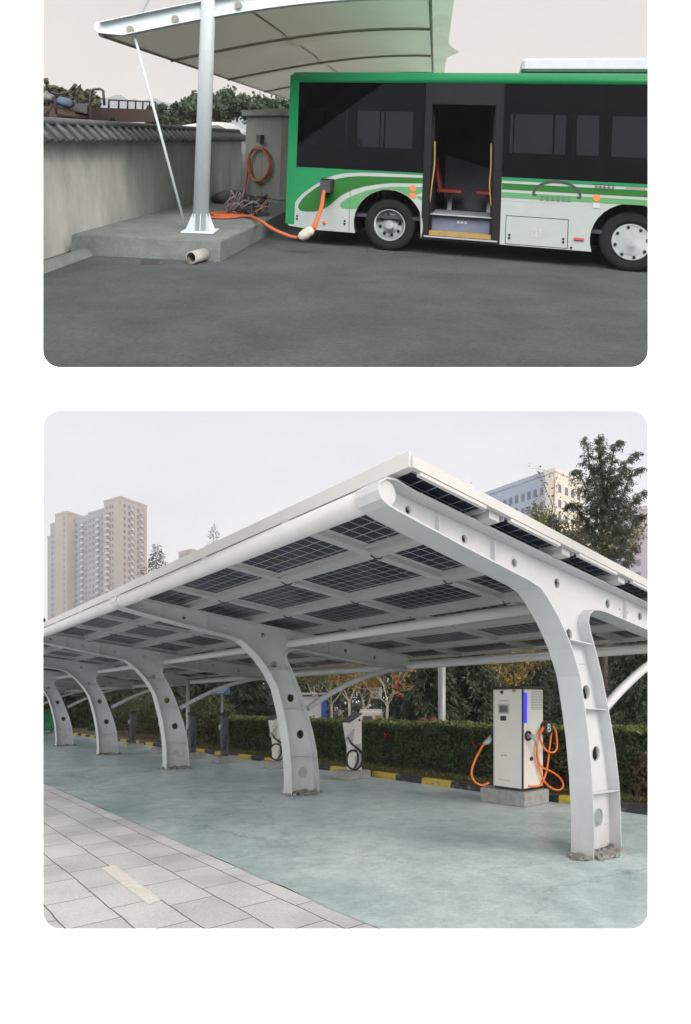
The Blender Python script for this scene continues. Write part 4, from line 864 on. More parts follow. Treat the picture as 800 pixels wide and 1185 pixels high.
# platform
wd = Vector((.11, .994, 0)); PZ = .31
A = Vector((-3.86, 8.72, 0)); Bp = Vector((-1.80, 8.60, 0)); Cc = Bp + Vector((.16, .987, 0)) * 7.5; Dd = Vector((-3.0, 16.5, 0))
m = MB(); q = [A, Bp, Cc, Dd]; q[0] = Vector((-4.08, 8.74, 0))
def slab(m, q, z0, z1, c=.02):
    n = len(q); vs = [(p.x, p.y, z0) for p in q] + [(p.x, p.y, z1 - c) for p in q]; ce = sum(q, Vector()) / n
    vs += [(p.x + (ce.x - p.x) * c / 2, p.y + (c if p.y < ce.y else -c), z1) for p in q]
    fs = [tuple(range(n - 1, -1, -1)), tuple(range(2 * n, 3 * n))]
    for k in range(2):
        for i in range(n): j = (i + 1) % n; fs.append((k * n + i, k * n + j, k * n + n + j, k * n + n + i))
    return m.add(vs, fs)
slab(m, q, 0.001, PZ); struct('concrete_platform', m, M_plat, T_UP)
# boundary wall
def wx(y): return -4.15 + .11 * (y - 9.5)
t = thing('boundary_wall', 'stained grey boundary wall topped with dark roof tiles', 'wall', (wx(9), 9, 0), T_UP)
WY0, WY1 = 6.2, 18.0; WZ = 1.72
m = MB(); vs = []
n_ = 24
for i in range(n_ + 1):
    y = WY0 + (WY1 - WY0) * i / n_; vs += [(wx(y), y, 0.002), (wx(y), y, WZ), (wx(y) - .24, y, WZ), (wx(y) - .24, y, 0.002)]
fs = []
for i in range(n_):
    for k in range(4): fs.append((i * 4 + k, i * 4 + (k + 1) % 4, i * 4 + 4 + (k + 1) % 4, i * 4 + 4 + k))
fs += [(3, 2, 1, 0), tuple(n_ * 4 + k for k in range(4))]
m.add(vs, fs); part('wall_face', m, M_wall, t)
# tiled coping : ridge, rows of half round tiles
cpp = MB(); y = WY0
tile = MB(); 
cop = MB(); 
for (a, bz, c_, dz) in ((.20, WZ + .002, -.12, WZ + .24), (-.12, WZ + .24, -.44, WZ + .002)):
    cop.add([(wx(WY0) + a, WY0, bz), (wx(WY1) + a, WY1, bz), (wx(WY1) + c_, WY1, dz), (wx(WY0) + c_, WY0, dz)], [(0, 1, 2, 3)])
cop.add([(wx(WY0) + .20, WY0, WZ + .002), (wx(WY1) + .20, WY1, WZ + .002), (wx(WY1) - .44, WY1, WZ + .002), (wx(WY0) - .44, WY0, WZ + .002)], [(0, 1, 2, 3)])
cop.add([(wx(WY0) + .20, WY0, WZ + .002), (wx(WY0) - .12, WY0, WZ + .24), (wx(WY0) - .44, WY0, WZ + .002)], [(0, 1, 2)]); cop.add([(wx(WY1) + .20, WY1, WZ + .002), (wx(WY1) - .12, WY1, WZ + .24), (wx(WY1) - .44, WY1, WZ + .002)], [(0, 1, 2)])
co_ = part('coping', cop, M_tile, t)
tm = mat('tile_roll', (.075, .085, .09), .75, var=.4, scale=9)
k = 0
while y < WY1:
    xx = wx(y); part('tile_roll', MB().tube([(xx + .24, y, WZ + .0), (xx + .08, y + .06, WZ + .12), (xx - .12, y + .12, WZ + .265)], [.045, .04, .035], 6), tm, co_); y += .26; k += 1
part('ridge', MB().tube([(wx(WY0) - .12, WY0, WZ + .28), (wx(WY1) - .12, WY1, WZ + .28)], .06, 8), tm, co_)
m = MB(); m.add([(-3.45, 18.6, 0), (.6, 19.6, 0), (.6, 19.6, 1.9), (-3.45, 18.6, 1.9), (-3.45, 18.8, 0), (.6, 19.8, 0), (.6, 19.8, 1.9), (-3.45, 18.8, 1.9)], [(0, 1, 2, 3), (7, 6, 5, 4), (3, 2, 6, 7), (0, 4, 5, 1), (1, 5, 6, 2), (0, 3, 7, 4)])
single('return_wall', m, M_wall, 'plain grey wall closing the yard behind the grey cabinet', 'wall', (-2, 19, 0), T_UP)
# drain edge at wall foot
m = MB(); y0_, y1_ = 6.0, 8.75
m.add([(wx(y0_) + .32, y0_, .001), (wx(y1_) + .32, y1_, .001), (wx(y1_) + .5, y1_, .001), (wx(y0_) + .52, y0_, .001), (wx(y0_) + .32, y0_, .12), (wx(y1_) + .32, y1_, .10), (wx(y1_) + .42, y1_, .10), (wx(y0_) + .44, y0_, .12)], [(0, 1, 5, 4), (4, 5, 6, 7), (7, 6, 2, 3), (0, 4, 7, 3), (1, 2, 6, 5)]); struct('drain_kerb', m, M_plat, T_UP)
m = MB().add([(wx(y0_) + .003, y0_, .004), (wx(y1_) + .003, y1_, .004), (wx(y1_) + .318, y1_, .004), (wx(y0_) + .318, y0_, .004)], [(0, 1, 2, 3)]); m.nofix = True; struct('drain_channel', m, mat('dark_drain', (.02, .021, .022), .5), T_UP)  # flat dark strip between wall foot and drain kerb
# raised ground behind the wall
m = MB(); m.add([(-9, 7, 1.5), (wx(7) - .25, 7, 1.5), (wx(19) - .25, 19, 1.5), (-2, 40, 1.5), (-26, 40, 1.5)], [(0, 1, 2, 3, 4)]); m.nofix = True; struct('upper_terrace', m, mat('terrace_earth', (.12, .11, .08), .95), T_UP)

# mast with stay
b = up_ground(232, 268, PZ); my = b.y; mxx = b.x
t = thing('canopy_mast', 'thick pale blue steel mast standing on the concrete platform', 'mast', (mxx, my, PZ), T_UP)
part('pole', MB().tube([(mxx, my, PZ), (mxx, my, 6.6)], [.125, .11], 24), M_mast, t)
part('base_plate', MB().cbox(mxx - .26, mxx + .26, my - .22, my + .22, PZ + .001, PZ + .03, .008), M_mast, t)
for k in range(8):
    a = k * PI / 4 + .2; ca, sa = math.cos(a), math.sin(a); f = lambda r_, z_, tt: (mxx + ca * r_ - sa * tt, my + sa * r_ + ca * tt, PZ + z_)
    part('gusset', MB().poly([(.10, .03), (.23, .03), (.22, .06), (.13, .30), (.10, .30)], [], f, -.006, .006), M_mast, t)
# canopy
def edge_y(x): return 9.42
def cz(x, y):      # height of the membrane above the yard
    u = (x - (wx(y) + .10)) / 5.75; return 3.50 + .95 * math.sin(min(max(u, 0), 1.15) * PI / 2) ** .9 if u > 0 else 3.5
t = thing('membrane_canopy', 'grey tensile canopy with steel edge beam and scalloped right side above the bus', 'canopy', (-4, 9.45, 3.5), T_UP)
def rx(y): return 1.30 + .155 * (y - 9.45)
def surf(u, y): x0_ = wx(y) + .12; x = x0_ + (rx(y) - x0_) * u; return Vector((x, y, 3.52 + .86 * math.sin(u * PI / 2)))
YB = 24.5
def memb(u0, u1, nu, ny):
    m = MB(); vs = []
    for j in range(ny + 1):
        y = 9.45 + (YB - 9.45) * j / ny
        for i in range(nu + 1):
            u = u0 + (u1 - u0) * i / nu; p = surf(u, y); s_ = .16 * abs(math.sin((y - 9.45) / 3.6 * PI)) * math.sin(u * PI) ; p.z += -.10 + s_; vs.append(p)
    w = nu + 1; m.add(vs, [(j * w + i, j * w + i + 1, j * w + w + i + 1, j * w + w + i) for j in range(ny) for i in range(nu)], True); m.nofix = True; return m
mm_ = memb(0, 1., 24, 84); mm_.uv = [(i / 24., j / 84.) for j in range(85) for i in range(25)]
def m_fabric():            # grey fabric; light showing through on the right is painted in as pale green
    m = mat('light_tinted_membrane', (.3, .3, .3), .6, trans=.32); N, Lk = nodes(m); b = N['Principled BSDF']; tcn = N.new('ShaderNodeTexCoord'); sx = N.new('ShaderNodeSeparateXYZ'); Lk.new(tcn.outputs['UV'], sx.inputs[0])
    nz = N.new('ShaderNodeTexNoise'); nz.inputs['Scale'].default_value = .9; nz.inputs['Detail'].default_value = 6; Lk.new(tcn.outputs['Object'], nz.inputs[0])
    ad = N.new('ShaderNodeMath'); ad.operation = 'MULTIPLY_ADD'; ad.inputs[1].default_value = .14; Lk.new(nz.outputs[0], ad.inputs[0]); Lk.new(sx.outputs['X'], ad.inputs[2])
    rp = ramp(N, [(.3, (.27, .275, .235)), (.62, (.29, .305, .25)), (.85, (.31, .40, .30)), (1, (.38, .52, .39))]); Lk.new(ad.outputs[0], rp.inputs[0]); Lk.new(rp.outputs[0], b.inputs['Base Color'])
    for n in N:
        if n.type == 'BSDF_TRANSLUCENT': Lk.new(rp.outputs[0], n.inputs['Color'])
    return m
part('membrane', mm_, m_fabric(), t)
# scalloped strip on the right
m = MB(); vs = []; ny = 140
for j in range(ny + 1):
    y = 9.45 + (YB - 9.45) * j / ny; sc_ = abs(math.cos((y - 15.3) / 5.2 * PI)); p = surf(1, y); w_ = .40 + .34 * max(0., 1 - abs(y - 15.3) / 1.5) ** 1.6
    for i in range(4): q = p + Vector((w_ * i / 3, 0, -.10 + .05 * math.sin(i / 3 * PI))); vs.append(q)
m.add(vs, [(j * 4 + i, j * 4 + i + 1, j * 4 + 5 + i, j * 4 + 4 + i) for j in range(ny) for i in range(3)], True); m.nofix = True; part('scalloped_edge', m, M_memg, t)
# edge beam
near = [surf(u / 14, 9.45) for u in range(15)]
bm_ = MB(); tp = [(p.x, p.z + .10) for p in near]; bt = [(p.x, p.z - (.12 if i else .0) - .05) for i, p in enumerate(near)]
fb = lambda a, b_, tt: (a, 9.40 + tt, b_)
bm_.poly(tp + bt[::-1], [circ(x, z, .05, 14) for x, z in []], fb, -.03, .0); bm_.ribbon(tp, -.09, .06, .015, fb); bm_.ribbon(bt, -.09, .06, -.015, fb)
eb = part('edge_beam', bm_, M_mast, t)
for px, py in ((151, 34), (203, 22), (276, 6)):
    p = up_at(px, py, 9.36); part('beam_cap', MB().disc(p, (0, 1, 0), .058, .05, 16), M_seam, eb)
part('beam_tip', MB().tube([near[0] + Vector((-.02, -.06, .05)), near[0] + Vector((-.02, .10, .05))], .09, 14), M_mast, eb)
# ribs across and tubes along
for y in (12.2, 16.0, 20.0, 24.0): part('rib', MB().tube([surf(i / 12, y) + Vector((0, 0, -.12)) for i in range(13)], .032, 8), M_seam, t)
part('rear_eave', MB().tube([surf(0, 9.45 + 15 * i / 10) + Vector((0, 0, -.05)) for i in range(11)], .065, 8), M_seam, t)
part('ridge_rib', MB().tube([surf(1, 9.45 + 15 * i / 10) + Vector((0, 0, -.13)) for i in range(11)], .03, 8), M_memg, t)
part('seam', MB().tube([surf(.42 + .0, 9.5), surf(.43, 12), surf(.44, 15), surf(.45, 20), surf(.45, 24)], .02, 6), M_seam, t)
lowp = up_ground(220, 262, PZ); tip = up_at(156, 42, 9.40)
part('stay_cable', MB().tube([lowp + Vector((0, -.3, .05)), tip], .022, 8), M_mast, t)
part('stay_cable', MB().tube([up_at(156, 34, 9.42), Vector((mxx - .05, my, 6.2))], .02, 8), M_mast, t)

# ---- cabinet charger behind the mast
n0 = Vector((-1.47, 13.35, PZ)); e = Vector((-.62, .785, 0)); f_ = Vector((.785, .62, 0))
Mc = Matrix(((e.x, f_.x, 0, n0.x), (e.y, f_.y, 0, n0.y), (0, 0, 1, n0.z), (0, 0, 0, 1)))
t = thing('charging_cabinet', 'weathered grey charging cabinet with a coil of orange cable, between wall and bus', 'charger', (.6, .4, 0), T_UP @ Mc)
part('body', MB().cbox(0, 1.72, 0, .8, .1, 2.05, .012), M_cab, t)
part('base', MB().box(.03, 1.69, .03, .77, .002, .098), M_seam, t)
part('roof_cap', MB().cbox(-.09, 1.81, -.09, .89, 2.052, 2.22, .02), M_cab, t)
part('door_line', MB().box(.855, .865, -.004, -.001, .15, 2.0), M_seam, t)
part('louvre', MB().box(-.006, -.001, .12, .68, 1.2, 1.8), M_seam, t)
part('socket', MB().cbox(.80, 1.02, -.10, -.001, 1.42, 1.60, .01), M_black, t)
P = []
for k in range(61):
    a = 2 * PI * k / 22; rr_ = .38 + .05 * math.sin(k * .31); P.append((.90 + rr_ * 1.35 * math.cos(a + PI / 2), -.08 - .02 * math.sin(k * .7), .88 + .40 * math.sin(a + PI / 2)))
P += [(1.42, -.1, .5), (1.45, -.12, .1)]
part('cable', MB().tube(smooth_path(P, 2), .03, 7), mat('dull_orange_cable', (.5, .11, .035)), t)
part('bracket', MB().tube([(.7, -.01, 1.4), (.64, -.14, 1.25), (.70, -.1, 1.22)], .015, 5), M_rim, t)

# ---- cable bundle, heap, orange cable to the bus
M_ocab = mat('dull_orange_cable', (.50, .11, .035), .6, var=.15)
g0 = up_ground(284, 248, PZ)
t = thing('cable_bundle', 'tangled heap of grey wires and black connectors on the platform', 'cable bundle', tuple(g0), T_UP)
rg = random.Random(4); m = MB(); m2 = MB(); m3 = MB()
for k in range(26):
    c = g0 + Vector((rg.uniform(-.28, .28), rg.uniform(-.3, .3), .02)); P = []
    for i in range(7): P.append(c + Vector((.24 * math.cos(i * 1.3 + k) * rg.uniform(.4, 1), .24 * math.sin(i * 1.3 + k) * rg.uniform(.4, 1), abs(rg.gauss(.14, .13)))))
    (m, m2, m3)[(0, 0, 1, 2, 0)[k % 5]].tube(smooth_path(P, 3), .014 if k % 5 != 2 else .02, 5)
part('wire', m, mat('grey_violet_sheath', (.25, .22, .24), .5, var=.3), t, kind='stuff'); part('wire', m2, M_black, t, kind='stuff'); part('wire', m3, mat('pink_sheath', (.36, .16, .14), .5), t, kind='stuff')
P = [up_ground(x, y, PZ + .03) for x, y in ((284, 250), (262, 252), (243, 251), (247, 247), (270, 246), (282, 249), (262, 250), (248, 249), (272, 248.5))]
single('orange_cable', MB().tube(smooth_path(P, 5), .028, 7), M_ocab, 'flattened loop of orange cable lying on the platform beside the wire heap', 'cable', tuple(g0), T_UP)
P = [up_ground(280, 250, PZ + .03), up_ground(292, 251, PZ + .05), up_at(305, 258, 9.9), up_at(318, 266, 9.6), up_at(335, 273, 9.45), up_at(345, 275, 9.40)]
cc = thing('charging_cable', 'orange charging cable plugged into the rear side of the bus', 'cable', tuple(P[0]), T_UP)
part('cable', MB().tube(smooth_path(P, 6), .028, 8), M_ocab, cc)
C1 = [(346, 275), (352, 272), (358, 268), (363, 265)]; P2 = [up_at(x, y, 9.38) for x, y in C1]
mw = MB().tube(smooth_path(P2, 4), [.04, .055, .075, .08, .085, .09, .085, .08, .085, .08, .07, .05, .045], 10); part('wrapping', mw, mat('white_cloth_wrap', (.50, .50, .42), .9, var=.15, scale=14, bump=.7, bscale=25), cc)
u_, v_ = uv(380, 215)
def bp(u, q, v): return M_BUS @ Vector((u, q, v))
u2, v2 = uv(375, 235); u3, v3 = uv(366, 257)
part('cable', MB().tube(smooth_path([P2[-1], up_at(367, 254, 9.6), up_at(372, 240, 9.75), bp(u_ - .02, -.2, v_ - .12), bp(u_, -.12, v_ - .02)], 5), [.045] * 4 + [.04] * 4 + [.035] * 13, 8), M_ocab, cc)
part('plug', MB().obox(bp(u_, -.10, v_), BD * .09, BN * .09, Vector((0, 0, .1))), M_black, cc)
# loose yellow tape on cable, dark bags
bg = up_ground(268, 234, PZ); single('bin_bag', MB().lathe(bg, (0, 0, 1), [(0, .42), (.1, .5), (.2, .36), (.28, .18), (.3, .02)], 12), M_black, 'dark rubbish sacks slumped against the wall behind the wire heap', 'rubbish sack', tuple(bg), T_UP)
# pipe offcut
pp = up_ground(221, 306, 0); ax = Vector((.42, .9, 0)).normalized()
m = MB().lathe(pp + Vector((0, 0, .095)), ax, [(0, .078), (0, .095), (.30, .095), (.30, .078), (.02, .078)], 24); single('pipe_offcut', m, mat('pale_pipe', (.36, .35, .31), .5), 'short pale pipe offcut lying against the foot of the platform', 'pipe', tuple(pp), T_UP)
# debris
pp = up_ground(174, 305, 0); m = MB(); m.obox(pp + Vector((0, 0, .025)), (.12, .02, .0), (-.01, .05, 0), (0, 0, .022)); m.obox(pp + Vector((.12, .02, .02)), (.04, .03, .0), (-.02, .03, 0), (0, 0, .018)); single('rubber_scrap', m, M_black, 'flat black scrap of rubber on the asphalt in front of the platform', 'scrap', tuple(pp), T_UP)
pp = up_ground(430, 292, 0); m = MB().poly([(-.09, 0), (.07, 0), (.02, .08), (-.05, .07)], [], lambda a, b_, tt: (pp.x + a, pp.y + tt, b_), -.05, .05); single('wheel_chock', m, M_black, 'small black chock in front of the rear wheel of the bus', 'wheel chock', tuple(pp), T_UP)
pp = up_ground(240, 266, PZ)
# ---- bus
bus = thing('city_bus', 'green and white city bus with open side door, parked on the yard', 'bus', (2, 1.1, 0), T_BUS)
fs_ = lambda a, b_, tt: (a, tt, b_)        # side plane: a=u, b=v, t=q
UR, UF, WI = -1.87, 6.6, 2.35
w1, w2 = (0, .43), (3.78, .455)
def arch(cx, cz_, r, n=20, z0=.27):
    th0 = math.asin((cz_ - z0) / r); return [(cx + r * math.cos(PI + th0 - (PI + 2 * th0) * k / n), cz_ + r * math.sin(PI + th0 - (PI + 2 * th0) * k / n)) for k in range(n + 1)]
ar = .60
D0, D1 = .60, 1.79                          # door edges
low_r = [(UR + .06, .31), (UR + .5, .27)] + arch(-.02, .45, ar) + [(D0 - .05, .27), (D0 - .05, 1.36), (UR, 1.36), (UR, .4)]
low_f = [(D1 + .04, .27)] + arch(w2[0], w2[1], ar) + [(UF, .27), (UF, 1.36), (D1 + .04, 1.36)]
part('side_panel', MB().poly(low_r, [], fs_, 0, .03), M_bwht, bus); part('side_panel', MB().poly(low_f, [], fs_, 0, .03), M_bwht, bus)
part('side_panel', MB().poly([(UR + .06, .31), (UF, .31), (UF, 1.36), (UR, 1.36)], [], fs_, WI - .03, WI), M_bgrn, bus)
# rear corner, roof edge and roof, all green
roofp = [(0.0, 2.87), (0.0, 2.97), (.02, 3.02), (.06, 3.05), (.2, 3.07), (WI / 2, 3.11), (WI - .2, 3.07), (WI - .06, 3.05), (WI, 2.97), (WI, 2.87), (WI - .04, 2.87), (WI - .04, 2.95), (WI / 2, 3.05), (.04, 2.95), (.04, 2.87)]
m = MB(); n = len(roofp)
vs = []
for u, ins in ((UR, .04), (UR + .05, 0), (UF, 0)): vs += [(u, q + (ins if q < 1 else -ins), v - ins * .6) for q, v in roofp]
m.add(vs, [(k * n + i, k * n + (i + 1) % n, k * n + n + (i + 1) % n, k * n + n + i) for k in range(2) for i in range(n)] + [tuple(range(n)), tuple(range(2 * n, 3 * n))], True)
part('roof', m, M_bgrn, bus)
m = MB(); m.cbox(UR - .005, UR + .165, -.004, .06, .34, 2.90, .004); part('rear_corner', m, M_bgrn, bus)
part('rear_panel', MB().box(UR - .02, UR + .02, .04, WI - .04, .33, 3.0), M_bgrn, bus)
part('front_panel', MB().box(UF - .02, UF + .02, .02, WI - .02, .30, 3.0), M_bgrn, bus)
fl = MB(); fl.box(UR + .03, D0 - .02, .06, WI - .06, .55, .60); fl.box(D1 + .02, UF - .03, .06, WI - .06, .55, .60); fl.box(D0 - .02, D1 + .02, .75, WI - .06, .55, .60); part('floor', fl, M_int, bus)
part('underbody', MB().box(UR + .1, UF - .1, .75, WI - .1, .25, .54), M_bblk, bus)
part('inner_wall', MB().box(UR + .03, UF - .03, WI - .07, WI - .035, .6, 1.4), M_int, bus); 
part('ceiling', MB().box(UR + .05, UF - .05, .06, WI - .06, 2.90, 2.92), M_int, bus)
# windows: rear group and front group, with pillars
def pane(u0, u1, v0, v1, name='window', q0=.004, q1=.012): return part(name, MB().box(u0, u1, q0, q1, v0, v1), M_bglass, bus)
def pill(u0, u1, v0=1.36, v1=2.87): return part('pillar', MB().box(u0, u1, .013, .06, v0, v1), M_bblk, bus)
pane(UR + .166, -.72, 1.362, 2.868); pane(-.715, D0 - .052, 1.362, 2.868); pane(D1 + .042, 3.35, 1.362, 2.868); pane(3.355, 4.9, 1.362, 2.868)
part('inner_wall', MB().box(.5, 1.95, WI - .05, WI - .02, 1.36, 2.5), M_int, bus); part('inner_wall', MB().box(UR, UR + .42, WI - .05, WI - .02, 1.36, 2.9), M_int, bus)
for u0, u1 in ((UR + .167, UR + .26), (-.80, -.62), (.35, D0 - .05), (D1 + .04, D1 + .14), (3.27, 3.45), (4.8, 4.95)): pill(u0, u1)
for u0, u1 in ((UR + .26, -.80), (-.62, .35), (D1 + .14, 3.27), (3.45, 4.8)):
    part('window_frame', MB().box(u0, u1, .013, .03, 2.42, 2.719), M_bblk, bus); part('window_frame', MB().box(u0, u1, .013, .05, 2.72, 2.868), M_bblk, bus)
    part('window_frame', MB().box((u0 + u1) / 2 - .015, (u0 + u1) / 2 + .015, .013, .035, 1.75, 2.38), M_bblk, bus); part('window_frame', MB().box(u0, u1, .013, .03, 1.362, 1.76), M_bblk, bus)
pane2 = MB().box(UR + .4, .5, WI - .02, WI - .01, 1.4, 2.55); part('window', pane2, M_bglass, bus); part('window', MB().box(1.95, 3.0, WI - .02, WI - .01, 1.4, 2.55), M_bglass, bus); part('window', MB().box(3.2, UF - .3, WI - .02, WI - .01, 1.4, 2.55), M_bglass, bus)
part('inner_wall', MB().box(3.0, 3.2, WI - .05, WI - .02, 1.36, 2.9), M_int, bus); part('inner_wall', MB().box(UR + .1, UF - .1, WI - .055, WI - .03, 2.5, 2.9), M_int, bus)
# door
part('door_frame', MB().poly([(D0 - .045, .26), (D1 + .035, .26), (D1 + .035, 2.868), (D0 - .045, 2.868)], [[(D0 + .07, .33), (D1 - .09, .33), (D1 - .09, 2.52), (D0 + .07, 2.52)]], fs_, .002, .10), M_bblk, bus)
for u0 in (D0 + .07, D1 - .13):
    dl = part('door_leaf', MB().box(u0, u0 + .04, .11, .62, .42, 2.5), M_bblk, bus)
    h = MB().tube(smooth_path([(u0 + .05 if u0 < 1 else u0 - .02, .09, 1.90), (u0 + .06 if u0 < 1 else u0 - .01, .06, 1.5), (u0 + .03 if u0 < 1 else u0 - .02, .06, 1.2), (u0 + .0 if u0 < 1 else u0 + .02, .09, .86)], 4), .013, 6); part('handrail', h, M_rail, dl)
part('step_riser', MB().box(D0 + .08, D1 - .10, .16, .19, .40, .66), M_step, bus)
part('step_edge', MB().box(D0 + .08, D1 - .10, .10, .76, .665, .685), M_rim, bus)
part('step', MB().box(D0 + .08, D1 - .10, .03, .155, .33, .40), M_yel, bus)
part('sill', MB().box(D0 - .0, D1 - .0, -.012, .02, .30, .325), M_rim, bus)
lt = MB(); 
for k in range(3): lt.box(1.13 + .06 * k, 1.17 + .06 * k, .155, .159, .54, .58)
part('step_mark', lt, M_greypl, bus)
# seats
def seat(u, q, face):
    t = MB(); t.cbox(u - .22, u + .22, q - .21, q + .21, .98, 1.04, .01); s_ = part('seat', t, M_seat, bus)
    part('backrest', MB().obox((u - .22 * face, q, 1.32), (.025, 0, 0), (0, .21, 0), (-.06 * face, 0, .30)), M_seat, s_)
    part('leg', MB().box(u - .04, u + .04, q - .04, q + .04, .6, .98), M_rim, s_)
for u, q, f in ((.92, 1.05, 1), (1.62, 1.05, -1), (-.9, .5, 1), (-.2, .5, 1), (-.9, 1.7, 1), (2.4, .5, -1), (3.1, .5, 1), (2.4, 1.75, 1), (3.2, 1.75, 1)): seat(u, q, f)
part('partition', MB().add([(.78, 1.45, 1.65), (1.62, 1.45, 1.42), (1.62, 1.45, .62), (.78, 1.45, .62), (.78, 1.47, 1.65), (1.62, 1.47, 1.42), (1.62, 1.47, .62), (.78, 1.47, .62)], [(0, 1, 2, 3), (7, 6, 5, 4), (0, 4, 5, 1), (1, 5, 6, 2), (2, 6, 7, 3), (3, 7, 4, 0)]), mat('grey_partition', (.10, .10, .12), .6), bus)
for u in (-.4, .5, 2.0, 3.0): part('grab_pole', MB().tube([(u, .9, .6), (u, .9, 2.9)], .016, 6), M_rail, bus)
# livery
Q = lambda x, y: uv(330 + x / 5, 180 + y / 5)
def liv(name, pts, m, q=-.003): return part(name, MB().poly(pts, [], fs_, q, -.0005), m, bus)
top = [(UR, 1.36), (D0 - .05, 1.36)]
arc = [(D0 - .05, Q(795, 112)[1]), Q(650, 105), Q(550, 100), Q(450, 97), Q(350, 100), Q(290, 111), Q(235, 132), Q(180, 165), Q(135, 195), Q(100, 222), Q(68, 255), Q(50, 292), Q(46, 340), Q(45, 380), (UR + .002, .42)]
liv('green_band', top + arc, M_bgrn)
liv('dark_green_swoosh', [(D0 - .05, Q(795, 129)[1]), Q(650, 124), Q(500, 120), Q(430, 119), Q(370, 122), Q(300, 134), Q(250, 150), Q(180, 185), Q(130, 222), Q(98, 252), Q(78, 285), Q(76, 303), Q(90, 318), Q(120, 323), Q(170, 323), Q(215, 312), Q(255, 290), Q(290, 260), Q(330, 228), Q(390, 198), Q(460, 178), Q(540, 165), Q(620, 158), (D0 - .05, Q(795, 160)[1])], M_bgrd)
aC = lambda k: (-.02 + .615 * math.cos(k), .45 + .615 * math.sin(k))
liv('light_green_swoosh', [(D0 - .05, Q(795, 183)[1]), Q(700, 180), Q(620, 180), Q(550, 187), Q(470, 203), Q(400, 228), Q(350, 252), Q(322, 275), Q(318, 292), Q(330, 304), Q(360, 308), Q(412, 308), Q(428, 285), aC(2.5), aC(2.2), aC(1.9), aC(1.5), aC(1.2), aC(.95), (D0 - .05, Q(795, 212)[1])], M_bgrl)
liv('light_green_stripe', [(aC(.75)[0] + .02, 1.0 - .03), (D0 - .05, .97), (D0 - .05, .91), (aC(.6)[0] + .03, .91)], M_bgrl)
u0 = D1 + .045
liv('green_band', [(u0, 1.36), (UF, 1.36), (UF, 1.31), (u0, 1.31)], M_bgrn); liv('dark_green_stripe', [(u0, 1.265), (UF, 1.265), (UF, 1.165), (u0, 1.165)], M_bgrd); liv('light_green_stripe', [(u0, 1.12), (UF, 1.12), (UF, 1.035), (u0, 1.035)], M_bgrl)
part('panel_line', MB().box(-.70, -.694, -.003, -.0005, .28, 1.0), M_bblk, bus); part('panel_line', MB().box(u0, 3.2, -.002, -.0005, .985, .99), M_greypl, bus)
# logo: an arch with lettering under and above it, a number, small warning labels
M_ink = mat('dark_green_ink', (.006, .02, .01), .5)
lg = MB(); a0 = uv(619, 225); a1 = uv(670, 227); pk = uv(645, 211.5); cx_ = (a0[0] + a1[0]) / 2; wR = (a1[0] - a0[0]) / 2; hR = pk[1] - a0[1]
lg.ribbon([(cx_ + wR * math.cos(PI - PI * k / 20), a0[1] + hR * math.sin(PI * k / 20)) for k in range(21)], -.006, -.0035, .04, fs_)
lg.box(cx_ - wR - .03, cx_ - wR + .03, -.006, -.0035, a0[1] - .02, a0[1] + .01); lg.box(cx_ + wR - .03, cx_ + wR + .03, -.006, -.0035, a0[1] - .03, a0[1] + .0)
part('arch_logo', lg, M_ink, bus)
def glyphs(x0, x1, y0, y1, n, seed):          # small square characters, too small in the photograph to read
    g = random.Random(seed); m = MB(); w = (x1 - x0) / n
    for k in range(n):
        a = x0 + k * w; b_ = a + w * .78; h_ = y1 - y0
        for j in range(3): zz = y0 + h_ * (.08 + .38 * j); m.box(a + g.uniform(0, .2) * w, b_, -.006, -.0036, zz, zz + h_ * .12)
        xx = a + w * g.uniform(.25, .5); m.box(xx, xx + w * .12, -.0064, -.0061, y0, y1)
    return m
a = uv(625, 226); b_ = uv(662, 234); part('lettering', glyphs(a[0], b_[0], b_[1], a[1], 6, 1), mat('grey_green_ink', (.07, .13, .09), .5), bus)
a = uv(638, 209.5); b_ = uv(655, 212.5); part('lettering', glyphs(a[0], b_[0], b_[1] , a[1] , 5, 2), M_ink, bus)
a = uv(688, 212.5); b_ = uv(712, 221); part('fleet_number', glyphs(a[0], b_[0], b_[1], a[1], 5, 3), M_ink, bus)
a = uv(725, 216); b_ = uv(748, 219.5); part('lettering', glyphs(a[0], b_[0], b_[1], a[1], 8, 4), mat('pink_ink', (.5, .2, .18), .5), bus)
for (px, py) in ((690.5, 229), (478, 218)):
    a = uv(px, py); part('warning_label', MB().disc((a[0], -.005, a[1]), (0, 1, 0), .055, .004, 16), M_ora, bus); part('warning_label', MB().box(a[0] - .05, a[0] + .05, -.005, -.0035, a[1] - .16, a[1] - .075), M_greypl if px > 600 else M_ora, bus)
a = uv(375.5, 257.5); part('side_marker', MB().lathe((a[0], -.001, a[1]), (0, -1, 0), [(0, .035), (.012, .03), (.018, .005)], 12), M_ora, bus)
a = uv(670, 276.7); part('side_marker', MB().cbox(a[0] - .075, a[0] + .075, -.018, -.0005, a[1] - .02, a[1] + .02, .006), M_redl, bus)
h0 = uv(585.6, 249); h1_ = uv(657, 289)
hm = MB(); hm.poly([(h0[0], h1_[1] + .015), (h1_[0], h1_[1] + .015), (h1_[0], h0[1]), (h0[0], h0[1])], [[(h0[0] + .009, h1_[1] + .024), (h1_[0] - .009, h1_[1] + .024), (h1_[0] - .009, h0[1] - .009), (h0[0] + .009, h0[1] - .009)]], fs_, -.002, -.0005); ht = part('hatch', hm, M_bblk, bus)
gr = MB(); g0_ = uv(615, 264); g1_ = uv(626, 275)
for i in range(4):
    for j in range(3): x = g0_[0] + (g1_[0] - g0_[0]) * j / 2.6; z = g1_[1] + (g0_[1] - g1_[1]) * i / 4; gr.box(x, x + .035, -.003, -.0006, z, z + .028)
